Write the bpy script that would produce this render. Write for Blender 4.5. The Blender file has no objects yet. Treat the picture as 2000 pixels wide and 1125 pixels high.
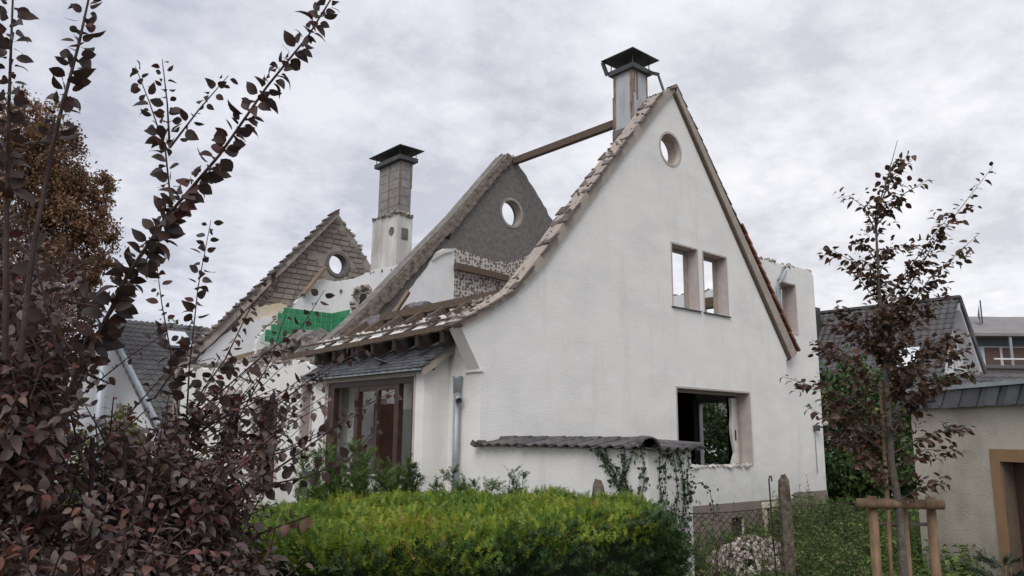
import bpy, math, random
import numpy as np
from mathutils import Vector, Matrix, Euler
from mathutils.geometry import tessellate_polygon
random.seed(7); RNG = np.random.default_rng(11)
R = math.radians
S = bpy.context.scene
COL = S.collection

# ------------------------------------------------------------------ camera
cam_d = bpy.data.cameras.new('camera'); cam = bpy.data.objects.new('camera', cam_d); COL.objects.link(cam)
cam_d.sensor_width = 36.0; cam_d.lens = 27.84; cam_d.clip_end = 2000; cam_d.clip_start = 0.05
yaw, pitch, roll = R(41.883), R(10.680), R(0.517)
F = Vector((math.sin(yaw)*math.cos(pitch), math.cos(yaw)*math.cos(pitch), math.sin(pitch)))
rt = Vector((math.cos(yaw), -math.sin(yaw), 0)); up = rt.cross(F)
rt2 = rt*math.cos(roll) + up*math.sin(roll); up2 = up*math.cos(roll) - rt*math.sin(roll)
M = Matrix((rt2, up2, -F)).transposed().to_4x4(); M.translation = (-7.973, -9.6, 2.3)
cam.matrix_world = M; S.camera = cam

# ------------------------------------------------------------------ world, sun, exposure
SUN_EL, SUN_AZ = R(48), math.atan2(-0.55, -0.72)      # direction the light comes from (x, y)
W = bpy.data.worlds.new('World'); S.world = W; W.use_nodes = True
nt = W.node_tree; N = nt.nodes; Lk = nt.links
for n in list(N): N.remove(n)
def nd(t, **k):
    n = N.new(t)
    for a, b in k.items(): setattr(n, a, b)
    return n
def vm(op, a=None, b=None):
    n = nd('ShaderNodeVectorMath', operation=op)
    for i, v in enumerate((a, b)):
        if v is None: continue
        if hasattr(v, 'is_output'): Lk.new(v, n.inputs[i])
        else: n.inputs[i].default_value = v
    return n
def mm(op, a=None, b=None, clamp=False):
    n = nd('ShaderNodeMath', operation=op, use_clamp=clamp)
    for i, v in enumerate((a, b)):
        if v is None: continue
        if hasattr(v, 'is_output'): Lk.new(v, n.inputs[i])
        else: n.inputs[i].default_value = v
    return n.outputs[0]
tc = nd('ShaderNodeTexCoord'); sx = nd('ShaderNodeSeparateXYZ'); Lk.new(tc.outputs['Generated'], sx.inputs[0])
zz = mm('ADD', mm('MAXIMUM', sx.outputs[2], 0.0), 0.30)
cx = nd('ShaderNodeCombineXYZ'); Lk.new(mm('DIVIDE', sx.outputs[0], zz), cx.inputs[0]); Lk.new(mm('DIVIDE', sx.outputs[1], zz), cx.inputs[1])
def noise(scale, detail, rough, dist=0.0, vec=None):
    n = nd('ShaderNodeTexNoise'); n.inputs['Scale'].default_value = scale; n.inputs['Detail'].default_value = detail
    n.inputs['Roughness'].default_value = rough; n.inputs['Distortion'].default_value = dist
    Lk.new(vec or cx.outputs[0], n.inputs['Vector']); return n.outputs[0]
n1 = noise(2.6, 8, 0.6, 0.1); n2 = noise(11.0, 7, 0.62, 0.1)
cl = mm('ADD', mm('MULTIPLY', n1, 0.7), mm('MULTIPLY', n2, 0.3))
ramp = nd('ShaderNodeValToRGB'); Lk.new(cl, ramp.inputs[0])
e = ramp.color_ramp.elements
e[0].position = 0.40; e[0].color = (0.53, 0.555, 0.65, 1)
e[1].position = 0.60; e[1].color = (0.83, 0.84, 0.91, 1)
m_ = e.new(0.50); m_.color = (0.69, 0.71, 0.795, 1)
# pale brightening round the place where the sun stands low behind the cloud
gd = Vector((0.88, 0.46, 0.12)).normalized()
dp = vm('DOT_PRODUCT', tc.outputs['Generated'], tuple(gd)).outputs['Value']
glow = mm('POWER', mm('MAXIMUM', dp, 0.0), 9.0)
gm = nd('ShaderNodeMix', data_type='RGBA', blend_type='ADD'); gm.inputs[0].default_value = 1
gc = nd('ShaderNodeMix', data_type='RGBA'); Lk.new(glow, gc.inputs[0]); gc.inputs[6].default_value = (0, 0, 0, 1); gc.inputs[7].default_value = (0.20, 0.18, 0.13, 1)
Lk.new(ramp.outputs[0], gm.inputs[6]); Lk.new(gc.outputs[2], gm.inputs[7])
sky = nd('ShaderNodeTexSky', sky_type='NISHITA'); sky.sun_disc = False; sky.sun_elevation = SUN_EL; sky.sun_rotation = R(90) - SUN_AZ
skb = nd('ShaderNodeBackground'); Lk.new(sky.outputs[0], skb.inputs[0]); skb.inputs[1].default_value = 0.05
clb = nd('ShaderNodeBackground'); Lk.new(gm.outputs[2], clb.inputs[0]); clb.inputs[1].default_value = 0.84
mx = nd('ShaderNodeMixShader'); mx.inputs[0].default_value = 0.93
Lk.new(skb.outputs[0], mx.inputs[1]); Lk.new(clb.outputs[0], mx.inputs[2])
out = nd('ShaderNodeOutputWorld'); Lk.new(mx.outputs[0], out.inputs[0])

sl = bpy.data.lights.new('sun', 'SUN'); sl.energy = 1.5; sl.angle = R(40); sl.color = (1.0, 0.97, 0.93)
so = bpy.data.objects.new('sun', sl); COL.objects.link(so)
sd = Vector((math.cos(SUN_EL)*math.cos(SUN_AZ), math.cos(SUN_EL)*math.sin(SUN_AZ), math.sin(SUN_EL)))
so.rotation_euler = sd.to_track_quat('Z', 'Y').to_euler(); so.location = (0, 0, 40)

S.render.engine = 'CYCLES'; S.render.resolution_x = 1024; S.render.resolution_y = 576
vs = S.view_settings; vs.view_transform = 'Standard'; vs.look = 'None'; vs.exposure = 0.32; vs.gamma = 1.0; vs.use_curve_mapping = False
S.cycles.max_bounces = 6; S.cycles.diffuse_bounces = 3; S.cycles.transparent_max_bounces = 6

# ------------------------------------------------------------------ materials
MATS = {}
def mat(name, col, rough=0.8, col2=None, scale=4.0, detail=5.0, bump=0.0, bscale=60.0, spec=0.3, vary=0.0, attr=None,
        metallic=0.0, trans=0.0, stretch=None, lo=0.35, hi=0.65, col3=None, scale3=0.6, streak=None, splash=None):
    if name in MATS: return MATS[name]
    m = bpy.data.materials.new(name); m.use_nodes = True; t = m.node_tree; n = t.nodes; l = t.links
    b = n['Principled BSDF']; b.inputs['Roughness'].default_value = rough; b.inputs['Metallic'].default_value = metallic
    b.inputs['Specular IOR Level'].default_value = spec
    tcn = n.new('ShaderNodeTexCoord'); vec = tcn.outputs['Object']
    if stretch:
        mp = n.new('ShaderNodeMapping'); mp.inputs['Scale'].default_value = stretch; l.new(vec, mp.inputs[0]); vec = mp.outputs[0]
    c1 = (*col, 1); src = None
    def nz(sc, dt):
        k = n.new('ShaderNodeTexNoise'); k.inputs['Scale'].default_value = sc; k.inputs['Detail'].default_value = dt
        k.inputs['Roughness'].default_value = 0.6; l.new(vec, k.inputs['Vector']); return k.outputs[0]
    if col2:
        rp = n.new('ShaderNodeValToRGB'); rp.color_ramp.elements[0].position = lo; rp.color_ramp.elements[1].position = hi
        rp.color_ramp.elements[0].color = c1; rp.color_ramp.elements[1].color = (*col2, 1)
        if attr:
            a = n.new('ShaderNodeAttribute'); a.attribute_name = attr; l.new(a.outputs['Fac'], rp.inputs[0])
        else: l.new(nz(scale, detail), rp.inputs[0])
        src = rp.outputs[0]
        if col3:
            r3 = n.new('ShaderNodeValToRGB'); r3.color_ramp.elements[0].position = 0.5; r3.color_ramp.elements[1].position = 0.72
            l.new(nz(scale3, 6), r3.inputs[0])
            m3 = n.new('ShaderNodeMix'); m3.data_type = 'RGBA'; l.new(r3.outputs[0], m3.inputs[0]); l.new(src, m3.inputs[6]); m3.inputs[7].default_value = (*col3, 1)
            src = m3.outputs[2]
        if streak:
            mp2 = n.new('ShaderNodeMapping'); mp2.inputs['Scale'].default_value = (1.5, 1.5, 0.22); l.new(tcn.outputs['Object'], mp2.inputs[0])
            ns = n.new('ShaderNodeTexNoise'); ns.inputs['Scale'].default_value = 1.6; ns.inputs['Detail'].default_value = 7; ns.inputs['Roughness'].default_value = .65; l.new(mp2.outputs[0], ns.inputs['Vector'])
            r4 = n.new('ShaderNodeValToRGB'); r4.color_ramp.elements[0].position = 0.54; r4.color_ramp.elements[1].position = 0.98; l.new(ns.outputs[0], r4.inputs[0])
            m4 = n.new('ShaderNodeMix'); m4.data_type = 'RGBA'; l.new(r4.outputs[0], m4.inputs[0]); l.new(src, m4.inputs[6]); m4.inputs[7].default_value = (*streak, 1); src = m4.outputs[2]
        if splash:
            sp = n.new('ShaderNodeSeparateXYZ'); l.new(tcn.outputs['Object'], sp.inputs[0])
            mr2 = n.new('ShaderNodeMapRange'); mr2.inputs[1].default_value = 2.0; mr2.inputs[2].default_value = 0.9; l.new(sp.outputs[2], mr2.inputs[0])
            mu = n.new('ShaderNodeMath'); mu.operation = 'MULTIPLY'; l.new(mr2.outputs[0], mu.inputs[0]); l.new(nz(2.2, 7), mu.inputs[1])
            m5 = n.new('ShaderNodeMix'); m5.data_type = 'RGBA'; l.new(mu.outputs[0], m5.inputs[0]); l.new(src, m5.inputs[6]); m5.inputs[7].default_value = (*splash, 1); src = m5.outputs[2]
    if vary:
        oi = n.new('ShaderNodeObjectInfo'); mr = n.new('ShaderNodeMapRange'); mr.inputs[3].default_value = 1-vary; mr.inputs[4].default_value = 1+vary
        l.new(oi.outputs['Random'], mr.inputs[0])
        hs = n.new('ShaderNodeHueSaturation'); l.new(mr.outputs[0], hs.inputs['Value'])
        if src: l.new(src, hs.inputs['Color'])
        else: hs.inputs['Color'].default_value = c1
        src = hs.outputs[0]
    if src: l.new(src, b.inputs['Base Color'])
    else: b.inputs['Base Color'].default_value = c1
    if bump:
        bp = n.new('ShaderNodeBump'); bp.inputs['Strength'].default_value = bump; bp.inputs['Distance'].default_value = 0.02
        l.new(nz(bscale, 4), bp.inputs['Height']); l.new(bp.outputs[0], b.inputs['Normal'])
    if trans:
        tr = n.new('ShaderNodeBsdfTranslucent'); ms = n.new('ShaderNodeMixShader'); ms.inputs[0].default_value = trans
        if src: l.new(src, tr.inputs[0])
        else: tr.inputs[0].default_value = c1
        l.new(b.outputs[0], ms.inputs[1]); l.new(tr.outputs[0], ms.inputs[2]); l.new(ms.outputs[0], n['Material Output'].inputs[0])
    MATS[name] = m; return m

STUCCO = mat('white_stucco', (0.84, 0.825, 0.79), 0.9, (0.785, 0.77, 0.735), 1.3, 6, 0.36, 22, 0.15, col3=(0.70, 0.69, 0.665), scale3=0.55, stretch=(1, 1, 2.0), streak=(0.56, 0.55, 0.52), splash=(0.42, 0.42, 0.37))
PLASTER = mat('white_plaster', (0.78, 0.78, 0.78), 0.85, (0.70, 0.70, 0.69), 2.0, 5, 0.12, 25, 0.2)
CREAM = mat('cream_plaster', (0.66, 0.54, 0.38), 0.9, (0.74, 0.70, 0.64), 1.4, 5, 0.2, 25)
TRIM = mat('mauve_trim_paint', (0.53, 0.46, 0.43), 0.8, (0.44, 0.38, 0.355), 5, 4, 0.15, 40)
VERGE = mat('tan_verge_board', (0.42, 0.36, 0.31), 0.85, (0.33, 0.28, 0.24), 6, 5, 0.2, 40)
PLINTH = mat('brown_plinth_paint', (0.25, 0.20, 0.175), 0.9, (0.20, 0.165, 0.145), 2, 5, 0.4, 40)
DARKPL = mat('grey_rough_plaster', (0.135, 0.122, 0.115), 0.95, (0.20, 0.185, 0.172), 9, 8, 0.9, 30)
RUBBLE = mat('broken_masonry', (0.20, 0.165, 0.135), 0.95, (0.40, 0.36, 0.31), 7, 6, 0.8, 22, vary=0.25)
BLOCK = mat('pumice_block', (0.235, 0.195, 0.165), 0.95, (0.34, 0.295, 0.255), 5, 7, 0.8, 30, vary=0.22)
MORTAR = mat('mortar', (0.27, 0.235, 0.205), 0.95, (0.36, 0.32, 0.28), 6, 6, 0.8, 28)
CHIMBLK = mat('concrete_block', (0.22, 0.21, 0.205), 0.95, (0.31, 0.295, 0.28), 6, 6, 0.5, 30, vary=0.12)
CHIMPL = mat('weathered_white_plaster', (0.52, 0.50, 0.47), 0.9, (0.72, 0.70, 0.67), 2.2, 7, 0.4, 20, stretch=(1.5, 1.5, 0.35), col3=(0.34, 0.31, 0.28), scale3=1.2)
CLAD = mat('blue_grey_cladding', (0.42, 0.44, 0.46), 0.6, (0.50, 0.52, 0.53), 3, 5, 0.1, 30, stretch=(2, 2, .4), col3=(.3, .27, .25), scale3=2.5)
RUST = mat('rusty_strip', (0.15, 0.085, 0.06), 0.8, (0.36, 0.275, 0.22), 9, 6, 0.3, 30, stretch=(3, 3, .5))
SHEET = mat('dark_sheet_metal', (0.035, 0.038, 0.042), 0.5, (0.07, 0.07, 0.075), 4, 4, 0.1, 20, spec=0.5)
WOODD = mat('weathered_dark_timber', (0.085, 0.06, 0.045), 0.85, (0.17, 0.125, 0.095), 5, 6, 0.4, 18, stretch=(6, 6, 6))
WOODT = mat('sawn_timber', (0.27, 0.19, 0.125), 0.85, (0.19, 0.135, 0.095), 4, 6, 0.3, 18)
WOODB = mat('brown_window_frame', (0.045, 0.022, 0.017), 0.45, (0.07, 0.036, 0.027), 6, 4, 0.1, 30, spec=0.5)
TILE_BK = mat('dark_roof_tile', (0.055, 0.052, 0.052), 0.6, (0.10, 0.095, 0.092), 6, 5, 0.3, 20, vary=0.25, spec=.4)
TILE_RD = mat('red_clay_tile', (0.26, 0.085, 0.055), 0.8, (0.16, 0.07, 0.05), 6, 5, 0.3, 20, vary=0.25)
TILE_OLD = mat('weathered_verge_tile', (0.17, 0.14, 0.125), 0.9, (0.08, 0.065, 0.058), 8, 6, 0.5, 20, vary=0.3)
SLATE = mat('slate', (0.055, 0.058, 0.066), 0.5, (0.10, 0.10, 0.11), 5, 5, 0.2, 18, vary=0.3, spec=.5)
ZINC = mat('zinc', (0.28, 0.31, 0.33), 0.5, (0.36, 0.39, 0.41), 4, 4, 0.05, 20, metallic=0.35, spec=.5)
GREEN = mat('green_glazed_tile', (0.028, 0.235, 0.10), 0.3, (0.042, 0.28, 0.125), 3, 5, 0.0, spec=.5, vary=0.14, col3=(.07, .26, .145), scale3=1.3)
GROUT = mat('pale_grout', (0.55, 0.66, 0.57), 0.9)
TORN = mat('torn_mortar_edge', (0.085, 0.068, 0.056), 0.95, (0.27, 0.23, 0.19), 9, 8, 1.0, 24)
INT = mat('interior_wall', (0.32, 0.31, 0.30), 0.9, (0.24, 0.23, 0.22), 2, 5, 0.2, 20)
DARK = mat('interior_shade', (0.05, 0.045, 0.042), 0.9)  # near-black colour standing in for the shade of holes and unlit rooms
CONC = mat('lichen_concrete', (0.075, 0.055, 0.04), 0.95, (0.20, 0.165, 0.125), 14, 8, 1.0, 35)
BEIGE = mat('beige_roughcast', (0.60, 0.545, 0.455), 0.9, (0.545, 0.49, 0.41), 1.5, 6, 0.6, 35, col3=(.36, .32, .25), scale3=.8, streak=(.33, .29, .225), splash=(.20, .18, .14))
OCHRE = mat('ochre_door_surround', (0.33, 0.20, 0.11), 0.85, (0.28, 0.17, 0.095), 4, 4, 0.15, 30)
STAKE = mat('round_stake_wood', (0.27, 0.175, 0.105), 0.85, (0.16, 0.105, 0.065), 6, 6, 0.4, 25, stretch=(4, 4, 1))
BARK = mat('grey_bark', (0.10, 0.085, 0.07), 0.9, (0.17, 0.15, 0.13), 20, 5, 0.5, 40)
TWIG = mat('purple_brown_twig', (0.045, 0.026, 0.026), 0.7, (0.08, 0.05, 0.045), 12, 4, 0.2, 40)
RUSTW = mat('rusty_wire', (0.05, 0.035, 0.028), 0.8)
SOIL = mat('grassy_soil', (0.055, 0.06, 0.028), 0.95, (0.10, 0.085, 0.055), 1.2, 8, 0.6, 8)
WHITEP = mat('cream_plastic', (0.68, 0.63, 0.48), 0.5, (0.55, 0.50, 0.38), 5, 5, spec=.5)
HOUSEW = mat('neighbour_render', (0.74, 0.74, 0.75), 0.9, (0.68, 0.68, 0.70), 1, 4, 0.1, 30)
ROOFN = mat('neighbour_roof_tile', (0.060, 0.057, 0.058), 0.65, (0.105, 0.10, 0.10), 2.5, 6, 0.2, 10, spec=.4)
GLASS = mat('window_glass', (0.25, 0.29, 0.33), 0.08, spec=0.9)
LAMPG = mat('opal_glass', (0.8, 0.79, 0.75), 0.25, spec=.5)
CORE = mat('hedge_inner_shade', (0.008, 0.012, 0.005), 1.0)  # near-black, paints the shade in the gaps between sprigs
def leafmat(name, stops, attr=True, rough=0.45, spec=0.45, trans=0.2):
    m = bpy.data.materials.new(name); m.use_nodes = True; t = m.node_tree; n = t.nodes; l = t.links
    b = n['Principled BSDF']; b.inputs['Roughness'].default_value = rough; b.inputs['Specular IOR Level'].default_value = spec
    rp = n.new('ShaderNodeValToRGB'); els = rp.color_ramp.elements
    for i, (p, c) in enumerate(stops):
        q = els[i] if i < 2 else els.new(p)
        q.position = p; q.color = (*c, 1)
    if attr: a = n.new('ShaderNodeAttribute'); a.attribute_name = 'rnd'; o = a.outputs['Fac']
    else: a = n.new('ShaderNodeObjectInfo'); o = a.outputs['Random']
    l.new(o, rp.inputs[0]); l.new(rp.outputs[0], b.inputs['Base Color'])
    tr = n.new('ShaderNodeBsdfTranslucent'); l.new(rp.outputs[0], tr.inputs[0]); ms = n.new('ShaderNodeMixShader'); ms.inputs[0].default_value = trans
    l.new(b.outputs[0], ms.inputs[1]); l.new(tr.outputs[0], ms.inputs[2]); l.new(ms.outputs[0], n['Material Output'].inputs[0])
    return m
PLUM = [(0.0, (0.10, 0.055, 0.050)), (0.35, (0.155, 0.115, 0.110)), (0.6, (0.13, 0.095, 0.072)), (0.86, (0.14, 0.065, 0.045)), (0.97, (0.19, 0.055, 0.045)), (1.0, (0.10, 0.105, 0.058))]
PLUM_M = leafmat('plum_leaf_mass', PLUM, True, .5, .6); PLUM_O = leafmat('plum_leaf_backlit', [(p_, tuple(q_*.5 for q_ in c_)) for p_, c_ in PLUM], False, .5, .35, .3)  # single shoot leaves: colours halved to paint in their backlit darkness
PLUM_D = leafmat('plum_shoot_leaf_backlit', [(p_, tuple(q_*.5 for q_ in c_)) for p_, c_ in PLUM], True, .5, .35, .3)  # same halved palette, backlight against the sky put into the colour
BEECH = [(0.0, (0.06, 0.030, 0.022)), (0.4, (0.095, 0.055, 0.035)), (0.7, (0.075, 0.055, 0.034)), (0.9, (0.14, 0.050, 0.028)), (1.0, (0.10, 0.085, 0.035))]
BEECH_M = leafmat('beech_leaf_mass', BEECH, True, .45, .45, .35); BEECH_O = leafmat('beech_leaf', BEECH, False, .45, .45, .35)
YEWT = leafmat('yew_new_growth', [(0, (0.05, 0.115, 0.024)), (0.45, (0.17, 0.26, 0.032)), (0.88, (0.36, 0.37, 0.04)), (1, (0.34, 0.19, 0.07))], True, .5, .3, .25)
YEWD = leafmat('yew_old_needles', [(0, (0.014, 0.035, 0.010)), (0.6, (0.03, 0.065, 0.016)), (1, (0.06, 0.10, 0.02))], True, .5, .35, .15)
COPPER = leafmat('copper_crown', [(0, (0.14, 0.078, 0.052)), (0.5, (0.25, 0.14, 0.085)), (1, (0.24, 0.165, 0.09))], True, .6, .2, .25)
BUSHG = leafmat('green_bush_leaf', [(0, (0.025, 0.055, 0.018)), (0.6, (0.055, 0.105, 0.03)), (0.9, (0.10, 0.16, 0.04)), (1, (0.19, 0.19, 0.045))], True, .5, .35, .2)
WEEDG = leafmat('weed_leaf', [(0, (0.055, 0.11, 0.028)), (0.5, (0.11, 0.19, 0.045)), (0.85, (0.18, 0.25, 0.06)), (1, (0.18, 0.12, 0.06))], True, .6, .25, .3)
IVYG = leafmat('ivy_leaf_mass', [(0, (0.02, 0.045, 0.018)), (0.7, (0.04, 0.075, 0.03)), (1, (0.08, 0.11, 0.05))], True, .4, .4, .15)
FARG = leafmat('far_tree_leaf', [(0, (0.05, 0.085, 0.02)), (1, (0.10, 0.13, 0.035))], True, .7, .2, .25)

# ------------------------------------------------------------------ helpers
class MB:
    def __init__(s): s.v = []; s.f = []
    def add(s, v, f):
        k = len(s.v); s.v += [tuple(p) for p in v]; s.f += [tuple(i+k for i in q) for q in f]; return s
    def box(s, a, b):
        x0, y0, z0 = a; x1, y1, z1 = b
        v = [(x, y, z) for z in (z0, z1) for x, y in ((x0, y0), (x1, y0), (x1, y1), (x0, y1))]
        return s.add(v, [(0, 3, 2, 1), (4, 5, 6, 7), (0, 1, 5, 4), (1, 2, 6, 5), (2, 3, 7, 6), (3, 0, 4, 7)])
    def beam(s, p, q, w, h, upv=(0, 0, 1)):
        p, q = Vector(p), Vector(q); d = (q-p).normalized(); sd_ = d.cross(Vector(upv)).normalized(); u = sd_.cross(d)
        v = [c + sd_*(i*w/2) + u*(j*h/2) for c in (p, q) for i, j in ((-1, -1), (1, -1), (1, 1), (-1, 1))]
        return s.add(v, [(0, 1, 2, 3), (7, 6, 5, 4), (0, 4, 5, 1), (1, 5, 6, 2), (2, 6, 7, 3), (3, 7, 4, 0)])
    def tube(s, pts, rad, n=6, cap=True):
        pts = [Vector(p) for p in pts]; k0 = len(s.v)
        rad = rad if hasattr(rad, '__len__') else [rad]*len(pts)
        for i, p in enumerate(pts):
            d = (pts[min(i+1, len(pts)-1)] - pts[max(i-1, 0)]).normalized()
            a = d.cross(Vector((0.31, 0.17, 0.93)) if abs(d.z) < .9 else Vector((1, .1, 0))).normalized(); b = d.cross(a)
            s.v += [tuple(p + (a*math.cos(2*math.pi*j/n) + b*math.sin(2*math.pi*j/n))*rad[i]) for j in range(n)]
        for i in range(len(pts)-1):
            for j in range(n):
                s.f.append((k0+i*n+j, k0+i*n+(j+1) % n, k0+(i+1)*n+(j+1) % n, k0+(i+1)*n+j))
        if cap: s.f.append(tuple(k0+j for j in range(n))[::-1]); s.f.append(tuple(k0+(len(pts)-1)*n+j for j in range(n)))
        return s
    def prism(s, outer, holes, ax, c0, c1):
        """outer/holes: 2-D loops; ax 'Y': (x,z) loops from y=c0..c1, ax 'X': (y,z) loops from x=c0..c1, ax 'Z': (x,y)."""
        loops = [outer] + list(holes)
        tri = tessellate_polygon([[Vector((a, b, 0)) for a, b in lp] for lp in loops])
        flat = [p for lp in loops for p in lp]; n = len(flat)
        g = {'Y': lambda a, b, c: (a, c, b), 'X': lambda a, b, c: (c, a, b), 'Z': lambda a, b, c: (a, b, c)}[ax]
        v = [g(a, b, c0) for a, b in flat] + [g(a, b, c1) for a, b in flat]
        f = [tuple(t) for t in tri] + [tuple(i+n for i in reversed(t)) for t in tri]
        k = 0
        for lp in loops:
            m = len(lp)
            for i in range(m): f.append((k+i, k+(i+1) % m, n+k+(i+1) % m, n+k+i))
            k += m
        return s.add(v, f)
    def rock(s, c, size, rz=None, rnd=random):
        rot = Euler((rnd.uniform(-.6, .6), rnd.uniform(-.6, .6), rnd.uniform(0, 6.28) if rz is None else rz)).to_matrix()
        v = []
        for z in (-1, 1):
            for x, y in ((-1, -1), (1, -1), (1, 1), (-1, 1)):
                q = Vector((x*size[0]*rnd.uniform(.55, 1), y*size[1]*rnd.uniform(.55, 1), z*size[2]*rnd.uniform(.55, 1)))*.5
                v.append(Vector(c) + rot @ q)
        return s.add(v, [(0, 3, 2, 1), (4, 5, 6, 7), (0, 1, 5, 4), (1, 2, 6, 5), (2, 3, 7, 6), (3, 0, 4, 7)])
    def mesh(s, name, m, smooth=False):
        me = bpy.data.meshes.new(name); me.from_pydata(s.v, [], s.f)
        import bmesh
        b = bmesh.new(); b.from_mesh(me); bmesh.ops.recalc_face_normals(b, faces=b.faces[:]); b.to_mesh(me); b.free()
        me.materials.append(m)
        if smooth: me.polygons.foreach_set('use_smooth', [True]*len(me.polygons))
        return me
def link(name, me, parent=None, mw=None, **props):
    o = bpy.data.objects.new(name, me); COL.objects.link(o)
    if parent is not None:
        o.parent = parent
        if parent.type == 'EMPTY': o.matrix_parent_inverse = Matrix.Translation(-parent.location)
    if mw is not None: o.matrix_basis = mw
    for k, v in props.items(): o[k] = v
    return o
def part(name, mb, m, parent, smooth=False, **props): return link(name, mb.mesh(name, m, smooth), parent, **props)
def thing(name, label, cat, loc=(0, 0, 0), group=None):
    o = bpy.data.objects.new(name, None); COL.objects.link(o); o.location = loc; o.empty_display_size = .3
    o['label'] = label; o['category'] = cat
    if group: o['group'] = group
    return o
def single(name, mb, m, label, cat, group=None, smooth=False):
    o = part(name, mb, m, None, smooth); o['label'] = label; o['category'] = cat
    if group: o['group'] = group
    return o
def rect(a0, b0, a1, b1): return [(a0, b0), (a1, b0), (a1, b1), (a0, b1)]
def circle(cx_, cz_, r, n=36): return [(cx_+r*math.cos(2*math.pi*i/n), cz_+r*math.sin(2*math.pi*i/n)) for i in range(n)]
def ringmb(cx_, cz_, r0, r1, y0, y1, n=36): return MB().prism(circle(cx_, cz_, r1, n), [circle(cx_, cz_, r0, n)], 'Y', y0, y1)
def jag(pts, amp=0.05, step=0.15, seed=1):
    r = random.Random(seed); o = []
    for (a, b), (c, d) in zip(pts[:-1], pts[1:]):
        L_ = math.hypot(c-a, d-b); n = max(1, int(L_/step))
        for i in range(n):
            t = i/n; o.append((a+(c-a)*t + (r.uniform(-amp, amp)*.6 if i else 0), b+(d-b)*t + (r.uniform(-amp, amp) if i else 0)))
    o.append(pts[-1]); return o
def debris(pts, n, size, seed=3, spread=(.1, .1, .05)):
    """n irregular stones strewn along a 3-D polyline"""
    r = random.Random(seed); mb = MB(); pts = [Vector(p) for p in pts]
    for i in range(n):
        k = r.randrange(len(pts)-1); p = pts[k].lerp(pts[k+1], r.random()); s_ = size*r.uniform(.4, 1.3)
        mb.rock(p + Vector([r.uniform(-q, q) for q in spread]), (s_*r.uniform(.8, 1.6), s_*r.uniform(.8, 1.4), s_*r.uniform(.5, 1)), None, r)
    return mb

# leaf template: folded, drooping oval with a pointed tip (8 triangles)
LV = np.array([(0, 0, 0), (-.26, .28, .07), (0, .30, 0), (.26, .28, .07), (-.27, .62, .03), (0, .64, -.03), (.27, .62, .03), (0, 1.0, -.16)])
LF = [(0, 2, 1), (0, 3, 2), (1, 2, 5, 4), (2, 3, 6, 5), (4, 5, 7), (5, 6, 7)]
def _leaf16():
    v = [(0, 0, 0)]; st = ((.14, .17, .05), (.34, .275, .06), (.58, .27, .045), (.81, .155, .02))
    for t, w, l in st: v += [(-w, t, l-.22*t*t), (0, t+.02, -.22*t*t), (w, t, l-.22*t*t)]
    v.append((0.02, 1.0, -.26)); f = [(0, 2, 1), (0, 3, 2)]
    for k in range(3):
        a = 1+3*k; f += [(a, a+1, a+4, a+3), (a+1, a+2, a+5, a+4)]
    return np.array(v), f + [(10, 11, 13), (11, 12, 13)]
LV2, LF2 = _leaf16()
def frames(d, nrm):
    d = d/np.linalg.norm(d, axis=1, keepdims=True); x = np.cross(d, nrm); x /= np.linalg.norm(x, axis=1, keepdims=True)+1e-9
    return x, d, np.cross(x, d)
def np_mesh(name, V, Fc, m, rnd=None, smooth=False):
    """V (n,k,3) copies of a template with faces Fc"""
    n, k, _ = V.shape; me = bpy.data.meshes.new(name)
    loops = np.concatenate([np.array(f) for f in Fc]); sizes = np.array([len(f) for f in Fc])
    al = (loops[None, :] + (np.arange(n)*k)[:, None]).ravel().astype(np.int32)
    ls = np.tile(sizes, n); st = np.concatenate([[0], np.cumsum(ls)[:-1]]).astype(np.int32)
    me.vertices.add(n*k); me.vertices.foreach_set('co', V.reshape(-1).astype(np.float32))
    me.loops.add(len(al)); me.loops.foreach_set('vertex_index', al)
    me.polygons.add(len(ls)); me.polygons.foreach_set('loop_start', st); me.polygons.foreach_set('loop_total', ls.astype(np.int32))
    if smooth: me.polygons.foreach_set('use_smooth', np.ones(len(ls), bool))
    if rnd is not None:
        a = me.attributes.new('rnd', 'FLOAT', 'POINT'); a.data.foreach_set('value', np.repeat(rnd, k).astype(np.float32))
    me.update(); me.validate(); me.materials.append(m); return me
def leaf_mesh(name, P, D, Nn, Ln, m, rnd=None, width=1.0, fine=False):
    P, D, Nn, Ln = map(np.asarray, (P, D, Nn, Ln)); x, y, z = frames(D, Nn)
    T_ = (LV2 if fine else LV)*np.array([width, 1, 1])
    zf = RNG.uniform(.2, 2.6, len(P))[:, None, None]; wf = RNG.uniform(.8, 1.15, len(P))[:, None, None]
    V = P[:, None, :] + Ln[:, None, None]*(T_[None, :, 0:1]*wf*x[:, None] + T_[None, :, 1:2]*y[:, None] + T_[None, :, 2:3]*zf*z[:, None])
    if rnd is None: rnd = RNG.random(len(P))
    return np_mesh(name, V, LF2 if fine else LF, m, rnd, True)
LEAF_ONE = None
def leaf_objects(idx, P, D, Nn, Ln, me, parent, width=1.0):
    x, y, z = frames(np.asarray(D), np.asarray(Nn))
    for i in idx:
        mw = Matrix(((x[i][0], y[i][0], z[i][0]), (x[i][1], y[i][1], z[i][1]), (x[i][2], y[i][2], z[i][2]))).to_4x4()
        mw = Matrix.Translation(P[i]) @ mw @ Matrix.Diagonal((Ln[i]*width*random.uniform(.8, 1.1), Ln[i], Ln[i]*random.uniform(.4, 2.6), 1))
        link('leaf', me, parent, mw)
def one_leaf(name, m):
    me = bpy.data.meshes.new(name); me.from_pydata([tuple(v) for v in LV2], [], LF2); me.materials.append(m)
    me.polygons.foreach_set('use_smooth', [True]*len(me.polygons)); return me
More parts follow.
